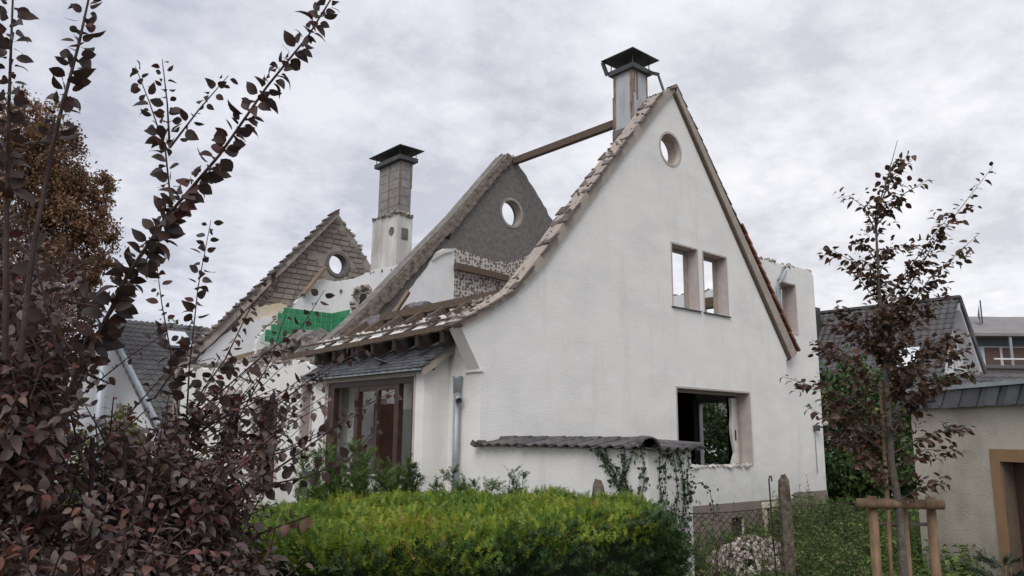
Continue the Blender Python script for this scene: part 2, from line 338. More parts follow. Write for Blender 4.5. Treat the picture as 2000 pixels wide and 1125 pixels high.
def path_points(pts, step):
    pts = np.array(pts, float); seg = np.linalg.norm(np.diff(pts, axis=0), axis=1); s = np.concatenate([[0], np.cumsum(seg)])
    q = np.arange(0, s[-1], step); P = np.stack([np.interp(q, s, pts[:, i]) for i in range(3)], 1)
    P2 = np.stack([np.interp(np.minimum(q+.02, s[-1]), s, pts[:, i]) for i in range(3)], 1); Tn = P2-P
    Tn[np.linalg.norm(Tn, axis=1) < 1e-6] = pts[-1]-pts[-2]
    return P, Tn/np.linalg.norm(Tn, axis=1, keepdims=True), q/s[-1]
def twig_leaves(pts, step, length, droop=.3, tip=.6, start=0.0):
    P, Tn, u = path_points(pts, step); k = u >= start; P, Tn, u = P[k], Tn[k], u[k]; n = len(P)
    ang = np.arange(n)*2.4 + RNG.random(n)*1.2; a = np.cross(Tn, [0.2, 0.1, .97]); a /= np.linalg.norm(a, axis=1, keepdims=True)+1e-9; b = np.cross(Tn, a)
    side = a*np.cos(ang)[:, None] + b*np.sin(ang)[:, None]
    D = side*.9 + Tn*.55 + np.array([0, 0, -droop]) + RNG.normal(0, .22, (n, 3))
    Nn = np.array([0, 0, 1.0]) + RNG.normal(0, .45, (n, 3)) + Tn*.3
    Ln = length*(1-(1-tip)*u)*RNG.uniform(.6, 1.15, n)
    return P + side*0.012, D, Nn, Ln
def cat4(L): return [np.concatenate([l[i] for l in L]) for i in range(4)]

# ================================================================== GROUND
g = MB(); NX = 60
def gz(x, y): return 0.08 + 0.03*math.sin(x*1.3)*math.cos(y*.9) if abs(x) < 40 and abs(y) < 40 else 0.05
xs = [-400, -120, -50] + [-30+i*1.5 for i in range(45)] + [60, 150, 500]
ys = [-400, -120, -50] + [-25+i*1.5 for i in range(45)] + [70, 150, 500]
g.add([(x, y, gz(x, y)) for y in ys for x in xs], [(j*len(xs)+i, j*len(xs)+i+1, (j+1)*len(xs)+i+1, (j+1)*len(xs)+i) for j in range(len(ys)-1) for i in range(len(xs)-1)])
part('ground', g, SOIL, None, True, kind='structure')

# ================================================================== RUINED HOUSE
H = thing('ruined_house', 'roofless white gabled house being demolished, with bare gables and two chimneys', 'house', (5, 6, .1))
GW = [(0, .1), (9.37, .1), (9.37, 4.15), (9.50, 4.21), (5.25, 9.60), (4.79, 9.20), (4.27, 8.60), (3.78, 8.05), (3.03, 7.20), (2.25, 6.28), (1.34, 5.24), (1.1, 5.0), (.64, 4.6), (.09, 4.25), (-.42, 3.97), (-.02, 3.34), (0, 3.34)]
holesY = [circle(5.08, 8.30, .34), rect(5.01, 4.94, 5.92, 6.27), rect(6.11, 4.94, 7.01, 6.27), rect(5.04, 1.74, 7.71, 3.32), rect(6.79, .27, 7.26, .70)]
gable = part('gable_wall', MB().prism(GW, holesY, 'Y', 0, .30), STUCCO, H, label='white stuccoed street gable with one round and three square openings')
part('foot_ledge', MB().box((-.04, -.035, 3.31), (.02, .36, 3.345)), STUCCO, gable)
part('plinth', MB().prism(rect(.002, .1, 9.36, 1.0), [rect(6.79, .27, 7.26, .70)], 'Y', -.02, -.001), PLINTH, H)
part('cellar_recess', MB().box((6.793, .05, .272), (7.257, .10, .698)), DARK, gable)  # black block in place of the unlit cellar opening
part('window_ring', ringmb(5.08, 8.30, .335, .385, -.012, .10), TRIM, gable)
part('window_ring', ringmb(5.08, 8.30, .328, .336, .101, .305), VERGE, gable)
def window_trim(x0, z0, x1, z1, y0, par, sill=True, dep=.30, band=.055, m=None):
    m = m or TRIM
    fr = MB().prism(rect(x0-band*.3, z0, x1+band*.3, z1+band*.3), [rect(x0+.018, z0+.001, x1-.018, z1-.022)], 'Y', y0-.012, y0+dep+.004)
    o = part('window_surround', fr, m, par)
    part('inner_frame', MB().prism(rect(x0+.018, z0, x1-.018, z1-.02), [rect(x0+.06, z0+.03, x1-.06, z1-.08)], 'Y', y0+dep-.06, y0+dep+.03), VERGE, o)
    if sill: part('sill', MB().box((x0-.04, y0-.045, z0-.022), (x1+.06, y0+dep-.07, z0-.004)), SHEET, o)
    return o
window_trim(5.01, 4.94, 5.92, 6.27, 0, gable); window_trim(6.11, 4.94, 7.01, 6.27, 0, gable)
bw = window_trim(5.04, 1.74, 7.71, 3.32, 0, gable, sill=False)
part('broken_sill', debris([(5.1, .02, 1.75), (7.7, .02, 1.75)], 60, .08, 5, (.03, .06, .012)), CHIMPL, bw, kind='stuff')
part('torn_jamb', MB().prism(jag([(7.40, 1.78), (7.52, 2.0), (7.42, 2.4), (7.44, 3.2)], .03, .12, 3)[::1]+[(7.69, 3.2), (7.69, 1.78)], [], 'Y', .30, .36), CHIMPL, bw)
part('shutter_slot', MB().box((7.53, .285, 2.28), (7.57, .299, 2.5)), DARK, bw)
# verge of the left rake: sloping board and the broken rows of tiles still bedded on it
RK_IN = [(-.42, 3.99), (.09, 4.25), (.64, 4.6), (1.1, 5.0), (1.34, 5.24), (2.25, 6.28), (3.03, 7.2), (3.78, 8.05), (4.27, 8.6), (4.79, 9.2), (5.22, 9.62)]
RK_OUT = [(5.22, 9.74), (4.68, 9.40), (4.30, 8.97), (3.66, 8.22), (3.25, 7.76), (2.5, 6.88), (1.87, 6.16), (1.30, 5.48), (.62, 4.72), (.06, 4.38), (-.56, 4.05)]
vb = part('verge_board', MB().prism(RK_IN + RK_OUT, [], 'Y', -.07, .26), VERGE, H)
tile_me = MB().box((-.15, -.1, -.011), (.15, .1, .011))
tile_me = tile_me.mesh('verge_tile', TILE_OLD)
P_, T_, u_ = path_points([(x, 0, z) for x, z in RK_OUT[::-1]], .30)
rr = random.Random(4)
for i in range(len(P_)):
    a = math.atan2(T_[i][2], T_[i][0])
    for yy in (-.03, .20):
        if rr.random() < (.6 if yy > 0 else .08): continue
        mw = Matrix.Translation((P_[i][0]+rr.uniform(-.02, .02), yy+rr.uniform(-.02, .02), P_[i][2]-.02+rr.uniform(-.01, .01))) @ Euler((rr.uniform(-.08, .08), -a+.09+rr.uniform(-.05, .05), rr.uniform(-.08, .08))).to_matrix().to_4x4() @ Matrix.Diagonal((rr.uniform(.85, 1.1), rr.uniform(.8, 1.15), rr.uniform(.8, 1.1), 1))
        link('verge_tile', tile_me, vb, mw)
part('mortar_bed', debris([(x, .12, z) for x, z in RK_OUT], 90, .045, 8, (.03, .16, .014)), TORN, vb, kind='stuff')
# right rake: sound board with dark tile edge, red tiles lower down
vr = part('verge_board', MB().prism([(5.25, 9.58), (5.25, 9.77), (9.74, 4.33), (9.50, 4.19)], [], 'Y', -.09, .24), VERGE, H)
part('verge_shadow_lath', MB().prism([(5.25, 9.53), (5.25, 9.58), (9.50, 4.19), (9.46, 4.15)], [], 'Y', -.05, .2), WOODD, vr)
sl_a = math.atan2(-(9.77-4.33), 9.74-5.25)
rt_me = MB().box((-.16, -.13, -.012), (.16, .13, .012)).mesh('roof_tile', TILE_RD)
rt2_me = MB().box((-.16, -.13, -.012), (.16, .13, .012)).mesh('roof_tile', TILE_OLD)
nT = 26
for i in range(nT):
    t = (i+.5)/nT; x = 5.27 + (9.80-5.27)*t; z = 9.79 + (4.36-9.79)*t
    red = t > .50
    for k, yy in enumerate((.03, .26, .49) if red else (.05,)):
        off = (.07 if red else .01) + rr.uniform(0, .015)
        mw = Matrix.Translation((x+off*.77, yy, z+off*.64)) @ Euler((rr.uniform(-.04, .04), -sl_a-.12, rr.uniform(-.05, .05))).to_matrix().to_4x4() @ Matrix.Diagonal((.95, 1, 2.6 if red else 1.0, 1))
        link('roof_tile', rt_me if red else rt2_me, vr, mw)
# rear wing: side wall flush behind the gable, rear wall beyond
top = jag([(11.15, 6.46), (11.0, 6.57), (9.5, 6.52), (8.55, 6.50)], .03, .14, 6)
ext = part('wing_wall', MB().prism([(8.55, 4.6), (9.372, 3.9), (9.372, .1), (11.15, .1)] + top, [rect(9.34, 4.83, 10.18, 6.09)], 'Y', .10, .40), STUCCO, H)
window_trim(9.34, 4.83, 10.18, 6.09, .10, ext, sill=False)
part('plinth', MB().box((9.362, .08, .1), (11.152, .098, 1.1)), PLINTH, H)
part('broken_wall_top', debris([(8.6, .25, 6.53), (11.1, .25, 6.56)], 60, .10, 9, (.03, .12, .02)), RUBBLE, ext, kind='stuff')
dp_ = MB().tube([(9.62, .04, 6.45), (9.6, .03, 6.36), (9.5, .02, 6.22), (9.33, .02, 6.08), (9.24, .02, 5.95), (9.22, .02, 5.6), (9.22, .02, 4.7)], .055, 10)
part('downpipe', dp_, ZINC, H, True)
rear_top = jag([(5.1, 6.4), (.4, 6.48)], .04, .16, 12)
rear = part('rear_wall', MB().prism([(.4, .1), (5.1, .1)] + rear_top, [rect(2.2, 5.1, 3.35, 6.2), rect(2.62, 1.62, 3.62, 3.28)], 'X', 10.85, 11.15), PLASTER, H)
part('coping_rubble', debris([(11, .4, 6.46), (11, 5.1, 6.42)], 70, .13, 15, (.1, .05, .02)), DARKPL, rear, kind='stuff')
part('lintel', MB().box((10.8, 2.1, 5.95), (11.16, 3.45, 6.22)), WOODD, rear)
# floors and inner walls
part('ground_floor_slab', MB().box((.3, .3, .85), (10.84, 13.0, 1.0)), INT, H)
part('upper_floor_slab', MB().box((1.25, .42, 3.62), (10.84, 5.09, 3.80)), INT, H)  # unseen gap left along the front to let daylight into the bay room
part('upper_floor_slab', MB().box((.3, 5.41, 3.62), (9.0, 13.0, 3.80)), INT, H)
part('partition_wall', MB().box((2.3, .31, 1.0), (2.42, 5.08, 3.61)), PLASTER, H)
part('room_ceiling', MB().box((1.25, .31, 3.57), (2.29, 5.08, 3.615)), PLASTER, H)  # stops short of the front wall, same added gap for daylight
part('room_side_wall', MB().box((.31, 4.3, 1.0), (2.29, 4.36, 3.56)), PLASTER, H)
part('room_side_wall', MB().box((.31, .31, 1.0), (2.29, .36, 3.56)), PLASTER, H)
part('room_floor', MB().box((.31, .37, 1.001), (2.29, 4.29, 1.02)), CREAM, H)
part('dark_lining', MB().box((10.80, .41, 1.0), (10.84, 2.6, 3.61)), DARK, H)  # added near-black sheets before the walls, painting the room's shade
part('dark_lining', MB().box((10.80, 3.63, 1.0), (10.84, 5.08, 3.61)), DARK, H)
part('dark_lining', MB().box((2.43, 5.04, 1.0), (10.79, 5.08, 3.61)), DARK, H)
part('door_jamb', MB().box((9.35, 2.55, 1.0), (9.45, 2.65, 3.3)), INT, H)
part('rear_wall', MB().prism([(5.4, .1), (13.2, .1), (13.2, 4.2)] + jag([(13.2, 4.2), (5.4, 4.0)], .08, .3, 14)[1:], [rect(7, 1.7, 8.2, 3.2)], 'X', 9.1, 9.38), PLASTER, H)

# middle (party) gable: grey plaster above, wallpaper and white paint below
MG_L = [(.09, 4.2), (.55, 4.62), (1.03, 5.10), (2.13, 6.30), (3.29, 7.54), (4.9, 9.46)]
mg_out = [(0.0, .1), (9.36, .1), (9.36, 4.3)] + jag([(9.36, 4.6), (6.73, 8.0), (5.91, 8.88), (5.25, 9.52)], .03, .14, 21) + jag([(4.9, 9.46), (3.29, 7.54), (2.13, 6.30), (1.03, 5.10), (.55, 4.62), (0.02, 4.15)], .025, .14, 22)
mid = part('party_gable', MB().prism(mg_out, [circle(5.17, 7.99, .35), rect(3.04, 6.93, 3.20, 7.2)], 'Y', 5.10, 5.40), DARKPL, H, label='grey plastered middle gable with a round opening')
part('window_ring', ringmb(5.17, 7.99, .335, .40, 5.085, 5.30), MORTAR, mid)
MG_I = [(5.1, 9.40), (4.15, 8.28), (3.25, 7.16), (2.49, 6.34), (1.50, 5.22), (1.0, 4.74), (.34, 4.16)]
part('torn_roof_edge', MB().prism(jag(MG_L, .02, .2, 2) + jag([(5.1, 9.44)]+MG_I, .05, .09, 23), [], 'Y', 5.0, 5.095), TORN, mid)
part('torn_roof_edge', debris([(x+.06, 5.1, z-.06) for x, z in MG_L], 600, .045, 24, (.07, .09, .07)), TORN, mid, kind='stuff')
part('roof_edge_screed', MB().prism(MG_L + [(x-.025, z+.035) for x, z in MG_L[::-1]], [], 'Y', 5.06, 5.42), mat('weathered_screed', (.15, .135, .12), .95, (.25, .23, .205), 6, 7, .7, 25), mid)
part('ridge_rubble', debris([(4.85, 5.25, 9.48), (5.3, 5.25, 9.52)], 26, .11, 25, (.05, .14, .04)), RUBBLE, mid, kind='stuff')
part('white_wall_paint', MB().prism([(1.0, 3.8), (3.33, 3.8), (3.30, 6.72)] + jag([(3.30, 6.72), (2.95, 6.66), (2.78, 6.56), (2.45, 6.05), (1.57, 4.94), (1.0, 4.48)], .02, .15, 26)[1:], [], 'Y', 5.04, 5.092), PLASTER, mid)
part('torn_paper_edge', MB().prism([(2.62, 6.32), (2.70, 6.47), (3.0, 6.66), (3.29, 6.71), (3.2, 6.62), (2.95, 6.54)], [], 'Y', 4.985, 5.035), CHIMPL, mid)
# wallpaper: flat floral print
def wallpaper():
    m = bpy.data.materials.new('floral_wallpaper'); m.use_nodes = True; t = m.node_tree; n = t.nodes; l = t.links; b = n['Principled BSDF']; b.inputs['Roughness'].default_value = .9
    tcn = n.new('ShaderNodeTexCoord'); vo = n.new('ShaderNodeTexVoronoi'); vo.inputs['Scale'].default_value = 11.5; vo.inputs['Randomness'].default_value = .55
    l.new(tcn.outputs['Object'], vo.inputs['Vector']); nz_ = n.new('ShaderNodeTexNoise'); nz_.inputs['Scale'].default_value = 26; l.new(tcn.outputs['Object'], nz_.inputs['Vector'])
    ad = n.new('ShaderNodeMath'); ad.operation = 'MULTIPLY_ADD'; l.new(nz_.outputs[0], ad.inputs[0]); ad.inputs[1].default_value = .75; l.new(vo.outputs['Distance'], ad.inputs[2])
    rp = n.new('ShaderNodeValToRGB'); el = rp.color_ramp.elements; el[0].position = .76; el[0].color = (.135, .105, .095, 1); el[1].position = .88; el[1].color = (.50, .47, .44, 1)
    l.new(ad.outputs[0], rp.inputs[0]); l.new(rp.outputs[0], b.inputs['Base Color']); return m
PAPER = wallpaper()
part('wallpaper', MB().prism([(3.332, 3.8), (4.97, 3.8), (4.97, 6.66)] + jag([(4.97, 6.66), (4.5, 6.60), (3.9, 6.68), (3.302, 6.74)], .02, .15, 27)[1:], [], 'Y', 5.05, 5.092), PAPER, mid)
pw = part('papered_partition', MB().prism([(2.2, 3.8), (5.04, 3.8), (5.04, 6.62)] + jag([(5.04, 6.64), (4.6, 6.66), (3.9, 6.74), (2.2, 6.5)], .03, .15, 28)[1:], [], 'X', 4.97, 5.09), PAPER, H)
part('bare_patch', MB().prism([(4.97-.21*math.cos(i*.5)*random.uniform(.8, 1.1)-.02, 6.17+.21*math.sin(i*.5)*random.uniform(.85, 1.1)) for i in range(12)], [], 'Y', 5.02, 5.046), CHIMPL, mid)
part('ceiling_beam', MB().beam((3.25, 4.93, 6.27), (4.9, 4.93, 6.20), .13, .15), WOODD, mid)
part('ceiling_beam', MB().beam((4.90, 4.3, 6.20), (4.90, 2.4, 6.17), .13, .15), WOODD, pw)
# ridge purlin from the party gable to the near chimney
part('ridge_purlin', MB().beam((5.24, 5.3, 9.40), (5.24, 1.40, 9.40), .14, .17), WOODD, H)

# long front: facade wall with openings, broken top to the left
fac_top = jag([(13.0, 4.12), (11, 3.98), (9, 4.02), (7.2, 3.86), (6.2, 3.9), (5.5, 3.72), (.302, 3.74)], .04, .16, 31)
fh = [rect(1.05, 1.3, 3.97, 3.26), rect(5.48, 2.2, 5.86, 3.37), rect(6.95, 1.0, 8.24, 3.10), rect(8.97, 2.0, 10.05, 3.30)]
fac = part('front_wall', MB().prism([(.302, .1), (13.0, .1)] + fac_top, fh, 'X', 0, .30), STUCCO, H)
part('broken_wall_top', debris([(.15, 12.9, 4.12), (.15, 9, 4.04), (.15, 7, 3.9), (.15, 5.6, 3.85)], 150, .15, 32, (.14, .1, .05)), RUBBLE, fac, kind='stuff')
for (a0, b0, a1, b1) in ((5.48, 2.2, 5.86, 3.37), (6.95, 1.0, 8.24, 3.10), (8.97, 2.0, 10.05, 3.30)):
    o = part('opening_surround', MB().prism(rect(a0-.07, b0, a1+.07, b1+.07), [rect(a0+.02, b0+.001, a1-.02, b1-.02)], 'X', -.015, .32), TRIM, fac)
    part('opening_frame', MB().prism(rect(a0+.02, b0, a1-.02, b1-.02), [rect(a0+.09, b0+.06, a1-.09, b1-.09)], 'X', .16, .24), WOODB, o)
dl = part('door_leaf', MB().box((.17, 7.03, 1.02), (.22, 7.55, 3.02)), WOODB, fac); part('handle', MB().beam((.14, 7.5, 2.0), (.14, 7.38, 2.0), .02, .02), ZINC, dl)
part('porch_lamp', MB().box((-.16, 6.5, 2.83), (-.001, 6.7, 2.87)).add([(-.14, 6.52, 2.83), (-.14, 6.68, 2.83), (-.02, 6.68, 2.83), (-.02, 6.52, 2.83), (-.11, 6.55, 2.6), (-.11, 6.65, 2.6), (-.03, 6.65, 2.6), (-.03, 6.55, 2.6)], [(0, 1, 5, 4), (1, 2, 6, 5), (2, 3, 7, 6), (3, 0, 4, 7), (4, 5, 6, 7)]), SHEET, H)
# eave: fascia, sprocket rafters, mortar between, inner purlin
fb = part('fascia_board', MB().beam((-.50, .31, 4.0), (-.50, 5.9, 3.88), .035, .09), WOODD, H)
part('tile_lath', MB().beam((-.30, .31, 4.17), (-.30, 5.3, 4.10), .04, .03), WOODD, H)
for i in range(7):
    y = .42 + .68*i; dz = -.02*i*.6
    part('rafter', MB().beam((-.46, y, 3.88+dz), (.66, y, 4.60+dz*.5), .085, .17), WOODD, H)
    part('rafter_tail', MB().prism([(-.475, 3.76+dz), (-.42, 3.70+dz), (-.02, 3.90+dz), (-.02, 4.05+dz), (-.475, 3.93+dz)], [], 'Y', y-.05, y+.05), mat('blackish_timber', (.022, .017, .015), .7, (.045, .035, .03), 6, 4), H)  # tail ends in a darker timber tone than the rafters
    part('mortar_bed', MB().beam((-.33, y+.34, 4.0+dz), (.02, y+.34, 4.225+dz), .50, .04), PLASTER, H)
    part('mortar_infill', debris([(-.02, y+.08, 4.22+dz), (-.02, y+.60, 4.22+dz)], 34, .10, 40+i, (.07, .05, .03)), CHIMPL, H, kind='stuff')
part('wall_plate_infill', MB().box((.003, .302, 3.70), (.297, 5.08, 4.185)), STUCCO, H)
part('eaves_purlin', MB().beam((.62, .31, 4.66), (.62, 3.9, 4.64), .12, .14), WOODD, H)
part('tile_debris', debris([(-.42, .3, 4.1), (-.1, 1.6, 4.3), (-.3, 4.8, 4.1)], 40, .06, 51, (.10, .2, .02)), TILE_OLD, H, kind='stuff')
part('tile_debris', debris([(-.3, .35, 4.15), (.5, .4, 4.62)], 40, .08, 52, (.08, .12, .03)), RUBBLE, H, kind='stuff')
# downpipe stump with branch
dpm = MB().tube([(-.08, .5, 1.0), (-.08, .5, 3.0)], .055, 12).tube([(-.08, .5, 2.98), (-.08, .5, 3.22), (-.08, .5, 3.26)], [.062, .072, .085], 12)
pp = part('downpipe', dpm, ZINC, H, True)
part('branch_socket', MB().tube([(-.08, .5, 2.98), (-.12, .42, 2.90), (-.14, .37, 2.87)], .058, 12), ZINC, pp, True)
part('socket_hole', MB().tube([(-.141, .368, 2.869), (-.143, .364, 2.867)], .047, 12), DARK, pp)

# bay window
bay = part('bay_window', MB().prism(rect(.82, .1, 4.40, 3.36), [rect(1.09, 1.66, 3.95, 3.27)], 'X', -.50, -.30), STUCCO, H, label='projecting bay with dark brown window frame and slate lean-to roof')
part('side_wall', MB().prism([(-.298, .1), (-.002, .1), (-.002, 3.72), (-.298, 3.50)], [], 'Y', .822, 1.02), STUCCO, bay)
part('side_wall', MB().prism([(-.298, .1), (-.002, .1), (-.002, 3.72), (-.298, 3.50)], [], 'Y', 4.2, 4.398), STUCCO, bay)
fm = [((-.47, 1.11, 3.17), (-.36, 3.93, 3.265)), ((-.47, 1.11, 1.665), (-.36, 3.93, 1.74)), ((-.47, 1.095, 1.74), (-.36, 1.19, 3.17)), ((-.47, 3.72, 1.74), (-.36, 3.945, 3.17)), ((-.465, 2.86, 1.741), (-.37, 2.98, 3.169)), ((-.455, 2.24, 1.742), (-.38, 2.30, 3.10)), ((-.465, 1.58, 1.741), (-.37, 1.71, 3.168)), ((-.46, 1.72, 3.08), (-.375, 2.85, 3.165))]
for a, b in fm: part('frame_bar', MB().box(a, b), WOODB, bay)
part('window_band', MB().prism(rect(1.05, 1.63, 3.99, 3.31), [rect(1.092, 1.662, 3.948, 3.268)], 'X', -.512, -.499), TRIM, bay)
part('sill', MB().box((-.56, 1.03, 1.60), (-.30, 4.0, 1.64)), SHEET, bay)
rdir = Vector((-.64, 0, -.43)); rlen = rdir.length; rang = math.atan2(.43, .64)
part('roof_deck', MB().beam((0, 2.75, 3.76), (-.62, 2.75, 3.345), 4.05, .04), WOODD, bay)
part('verge_board', MB().prism([(0, 3.82), (0, 3.66), (-.62, 3.245), (-.64, 3.37)], [], 'Y', .68, .72), VERGE, bay)
part('gutter_edge', MB().beam((-.655, .70, 3.355), (-.655, 4.8, 3.355), .03, .035), ZINC, bay)
part('wall_flashing', MB().beam((-.01, .70, 3.82), (-.01, 4.8, 3.82), .03, .04), ZINC, bay)
slm = MB().add([(-.11, -.125, 0), (.10, -.125, 0), (.115, .0, 0), (.09, .125, 0), (-.11, .125, 0), (-.11, -.125, .012), (.10, -.125, .012), (.115, 0, .012), (.09, .125, .012), (-.11, .125, .012)], [(4, 3, 2, 1, 0), (5, 6, 7, 8, 9), (0, 1, 6, 5), (1, 2, 7, 6), (2, 3, 8, 7), (3, 4, 9, 8), (4, 0, 5, 9)]).mesh('slate', SLATE)
for r_ in range(7):
    for c_ in range(19):
        y = .78 + c_*.222 + (r_ % 2)*.11
        if y > 4.75: continue
        t = (r_+.45)/7; p = Vector((0, y, 3.80)) + rdir*t
        p += Vector((0, 0, .018+rr.uniform(0, .006)))
        mw = Matrix.Translation(p) @ Euler((rr.uniform(-.03, .03), 0, 0)).to_matrix().to_4x4() @ Matrix(((-math.cos(rang-.1), 0, -math.sin(rang-.1), 0), (0, 1, 0, 0), (-math.sin(rang-.1), 0, math.cos(rang-.1), 0), (0, 0, 0, 1))) @ Matrix.Rotation(rr.uniform(-.05, .05), 4, 'Z')
        link('slate', slm, bay, mw)
link('slate', slm, bay, Matrix.Translation((-.48, 2.1, 3.56)) @ Euler((.35, .2, .7)).to_matrix().to_4x4())
# far gable of bare blocks
FG = [(0, .1), (9.3, .1), (9.3, 4.3)] + jag([(9.3, 4.5), (6.3, 7.8), (4.75, 9.58)], .05, .2, 61) + jag([(4.6, 9.58), (.65, 4.95), (.0, 4.2)], .04, .2, 62)
far = part('far_gable', MB().prism(FG, [circle(4.80, 7.87, .37)], 'Y', 13.3, 13.6), MORTAR, H, label='far gable of bare grey blocks with a round opening')
part('window_ring', ringmb(4.80, 7.87, .33, .43, 13.24, 13.6), DARKPL, far)
blk = MB().box((-.5, -.5, -.5), (.5, .5, .5)).mesh('block', BLOCK)
nb = 0; z = 6.15; row = 0
while z < 9.5 and nb < 298:
    x = .2 + (row % 2)*.19
    while x < 7.6:
        wd = .36*rr.choice((1, 1, 1, .62)); h = .155
        zl = 4.95+(x+.02-.65)*1.172; zr = 9.58-(x+wd-4.75)*1.15
        if z+h < min(zl+.05, zr-.02) and math.hypot(x+wd/2-4.8, z+h/2-7.87) > .60 and rr.random() > .03 and nb < 298:
            link('block', blk, far, Matrix.Translation((x+wd/2, 13.295+rr.uniform(-.012, .012), z+h/2)) @ Matrix.Rotation(rr.uniform(-.015, .015), 4, 'Y') @ Matrix.Diagonal((wd-.022, .07, h-.02, 1))); nb += 1
        x += wd
    z += .17; row += 1
part('cream_plaster', MB().prism([(1.35, 5.2)] + jag([(1.35, 5.2), (1.8, 6.0), (2.3, 6.22), (3.0, 6.3), (3.9, 6.25)], .06, .15, 63)[1:] + [(3.9, 3.8), (1.35, 3.8)], [], 'Y', 13.22, 13.298), CREAM, far)
part('white_wall_paint', MB().prism([(.3, 3.8), (2.9, 3.8)] + jag([(2.9, 5.9), (2.2, 5.75), (1.7, 5.55), (1.3, 5.3), (.7, 4.75), (.3, 4.2)], .04, .15, 64), [], 'Y', 13.17, 13.219), PLASTER, far)
fv = part('verge_board', MB().prism([(4.66, 9.50), (4.62, 9.66), (.6, 5.0), (-.4, 4.05), (-.2, 3.95), (.75, 4.86)], [], 'Y', 13.05, 13.29), VERGE, H)
P_, T_, u_ = path_points([(-.3, 0, 4.15), (.6, 0, 5.03), (4.62, 0, 9.69)], .30)
for i in range(len(P_)):
    a = math.atan2(T_[i][2], T_[i][0])
    link('verge_tile', tile_me, fv, Matrix.Translation((P_[i][0], 13.15+rr.uniform(-.03, .03), P_[i][2]+.01)) @ Euler((0, -a+.2+rr.uniform(-.08, .08), 0)).to_matrix().to_4x4() @ Matrix.Diagonal((1.15, 1.6, 2.2, 1)))
part('mortar_bed', debris([(4.7, 13.4, 9.62), (.6, 13.4, 5.0)], 120, .11, 66, (.04, .14, .03)), RUBBLE, fv, kind='stuff')
part('right_edge_rubble', debris([(4.75, 13.4, 9.56), (7.2, 13.4, 6.8)], 70, .11, 67, (.05, .14, .04)), RUBBLE, far, kind='stuff')
# former bathroom: cross wall and long wall with green tiles
cw_top = jag([(2.60, 6.46), (2.18, 6.44), (1.69, 5.91), (1.16, 5.40), (.9, 5.1), (.56, 4.75), (.5, 4.3)], .03, .13, 71)
cw = part('bathroom_cross_wall', MB().prism([(.5, 3.8), (2.60, 3.8)] + cw_top, [], 'Y', 9.5, 9.66), PLASTER, H)
part('torn_edge', debris([(x-.02, 9.58, z) for x, z in [(2.2, 6.46), (1.69, 5.91), (1.16, 5.40), (.56, 4.75)]], 70, .07, 72, (.04, .07, .03)), RUBBLE, cw, kind='stuff')
lw = part('bathroom_long_wall', MB().prism([(5.41, 3.8), (9.498, 3.8), (9.498, 6.44)] + jag([(9.498, 6.44), (8.3, 6.40), (7.2, 6.47), (6.1, 6.45), (5.41, 6.2)], .03, .15, 73)[1:], [rect(7.60, 3.9, 8.40, 6.05)], 'X', 2.60, 2.75), PLASTER, H)
part('torn_door_edge', debris([(2.60, 8.38, 4.0), (2.60, 8.38, 6.05), (2.60, 7.6, 6.05), (2.6, 7.6, 4)], 90, .10, 74, (.05, .05, .05)), RUBBLE, lw, kind='stuff')
part('broken_wall_top', debris([(2.67, 9.4, 6.46), (2.67, 5.5, 6.36)], 60, .08, 75, (.06, .1, .02)), RUBBLE, lw, kind='stuff')
part('door_backing', MB().box((2.9, 7.3, 3.9), (2.98, 8.6, 6.0)), DARKPL, H)
part('diagonal_wall_scar', MB().beam((2.56, 6.15, 6.40), (2.56, 7.35, 5.35), .07, .10, (1, 0, 0)), RUBBLE, lw)
part('pipe_hole', MB().tube([(2.56, 9.05, 6.12), (2.597, 9.05, 6.12)], .05, 12), DARKPL, lw)
gt1 = part('grout_bed', MB().prism([(1.19, 5.57), (2.578, 5.57), (2.578, 3.9), (1.0, 3.9), (1.0, 4.5), (.6, 4.62), (.6, 4.80), (.85, 4.95)], [], 'Y', 9.485, 9.499), GROUT, cw)
gt2 = part('grout_bed', MB().prism(rect(8.43, 3.9, 9.484, 5.57), [], 'X', 2.585, 2.599), GROUT, lw)
gti = MB().box((-.5, -.5, -.5), (.5, .5, .5)).mesh('wall_tile', GREEN)
for j in range(9):
    zc = 5.57 - .155*(j+.5)
    if zc < 4.25: break
    for i in range(14):
        xc = 2.575 - .155*(i+.5)
        lim = 1.19 - (5.57-zc)*.70 if zc > 4.82 else (.6 if zc > 4.62 else 1.0)
        if xc-.07 < lim: continue
        link('wall_tile', gti, gt1, Matrix.Translation((xc, 9.482, zc)) @ Matrix.Diagonal((.143, .012, .143, 1)))
    for i in range(7):
        yc = 9.47 - .155*(i+.5)
        if yc-.07 < 8.42: continue
        link('wall_tile', gti, gt2, Matrix.Translation((2.582, yc, zc)) @ Matrix.Diagonal((.012, .143, .143, 1)))
# chimneys
c1 = part('chimney', MB().box((5.0, .90, 8.3), (5.5, 1.45, 10.42)), CLAD, H, label='near chimney clad in grey sheet with rusty strips and a tilted cowl')
for a, b in (((4.985, 1.40, 9.15), (5.0, 1.455, 10.42)), ((4.98, .885, 9.25), (4.998, .97, 10.42)), ((5.0, .882, 9.9), (5.07, .899, 10.42)), ((5.12, .885, 9.75), (5.17, .899, 10.40)), ((5.47, .886, 9.8), (5.505, .899, 10.42)), ((4.975, 1.46, 9.05), (5.02, 1.475, 9.9))):
    part('rusty_strip', MB().box(a, b), RUST, c1)
part('loose_lath', MB().beam((5.16, .86, 9.30), (5.24, .87, 9.75), .05, .015), VERGE, c1)
part('lead_skirt', MB().prism([(4.93, 8.25), (5.56, 8.25), (5.56, 9.55), (5.3, 9.25), (4.93, 9.0)], [], 'Y', .86, .884), SHEET, c1)
part('lead_skirt', MB().box((4.95, .886, 8.25), (4.985, 1.47, 9.08)), DARKPL, c1)
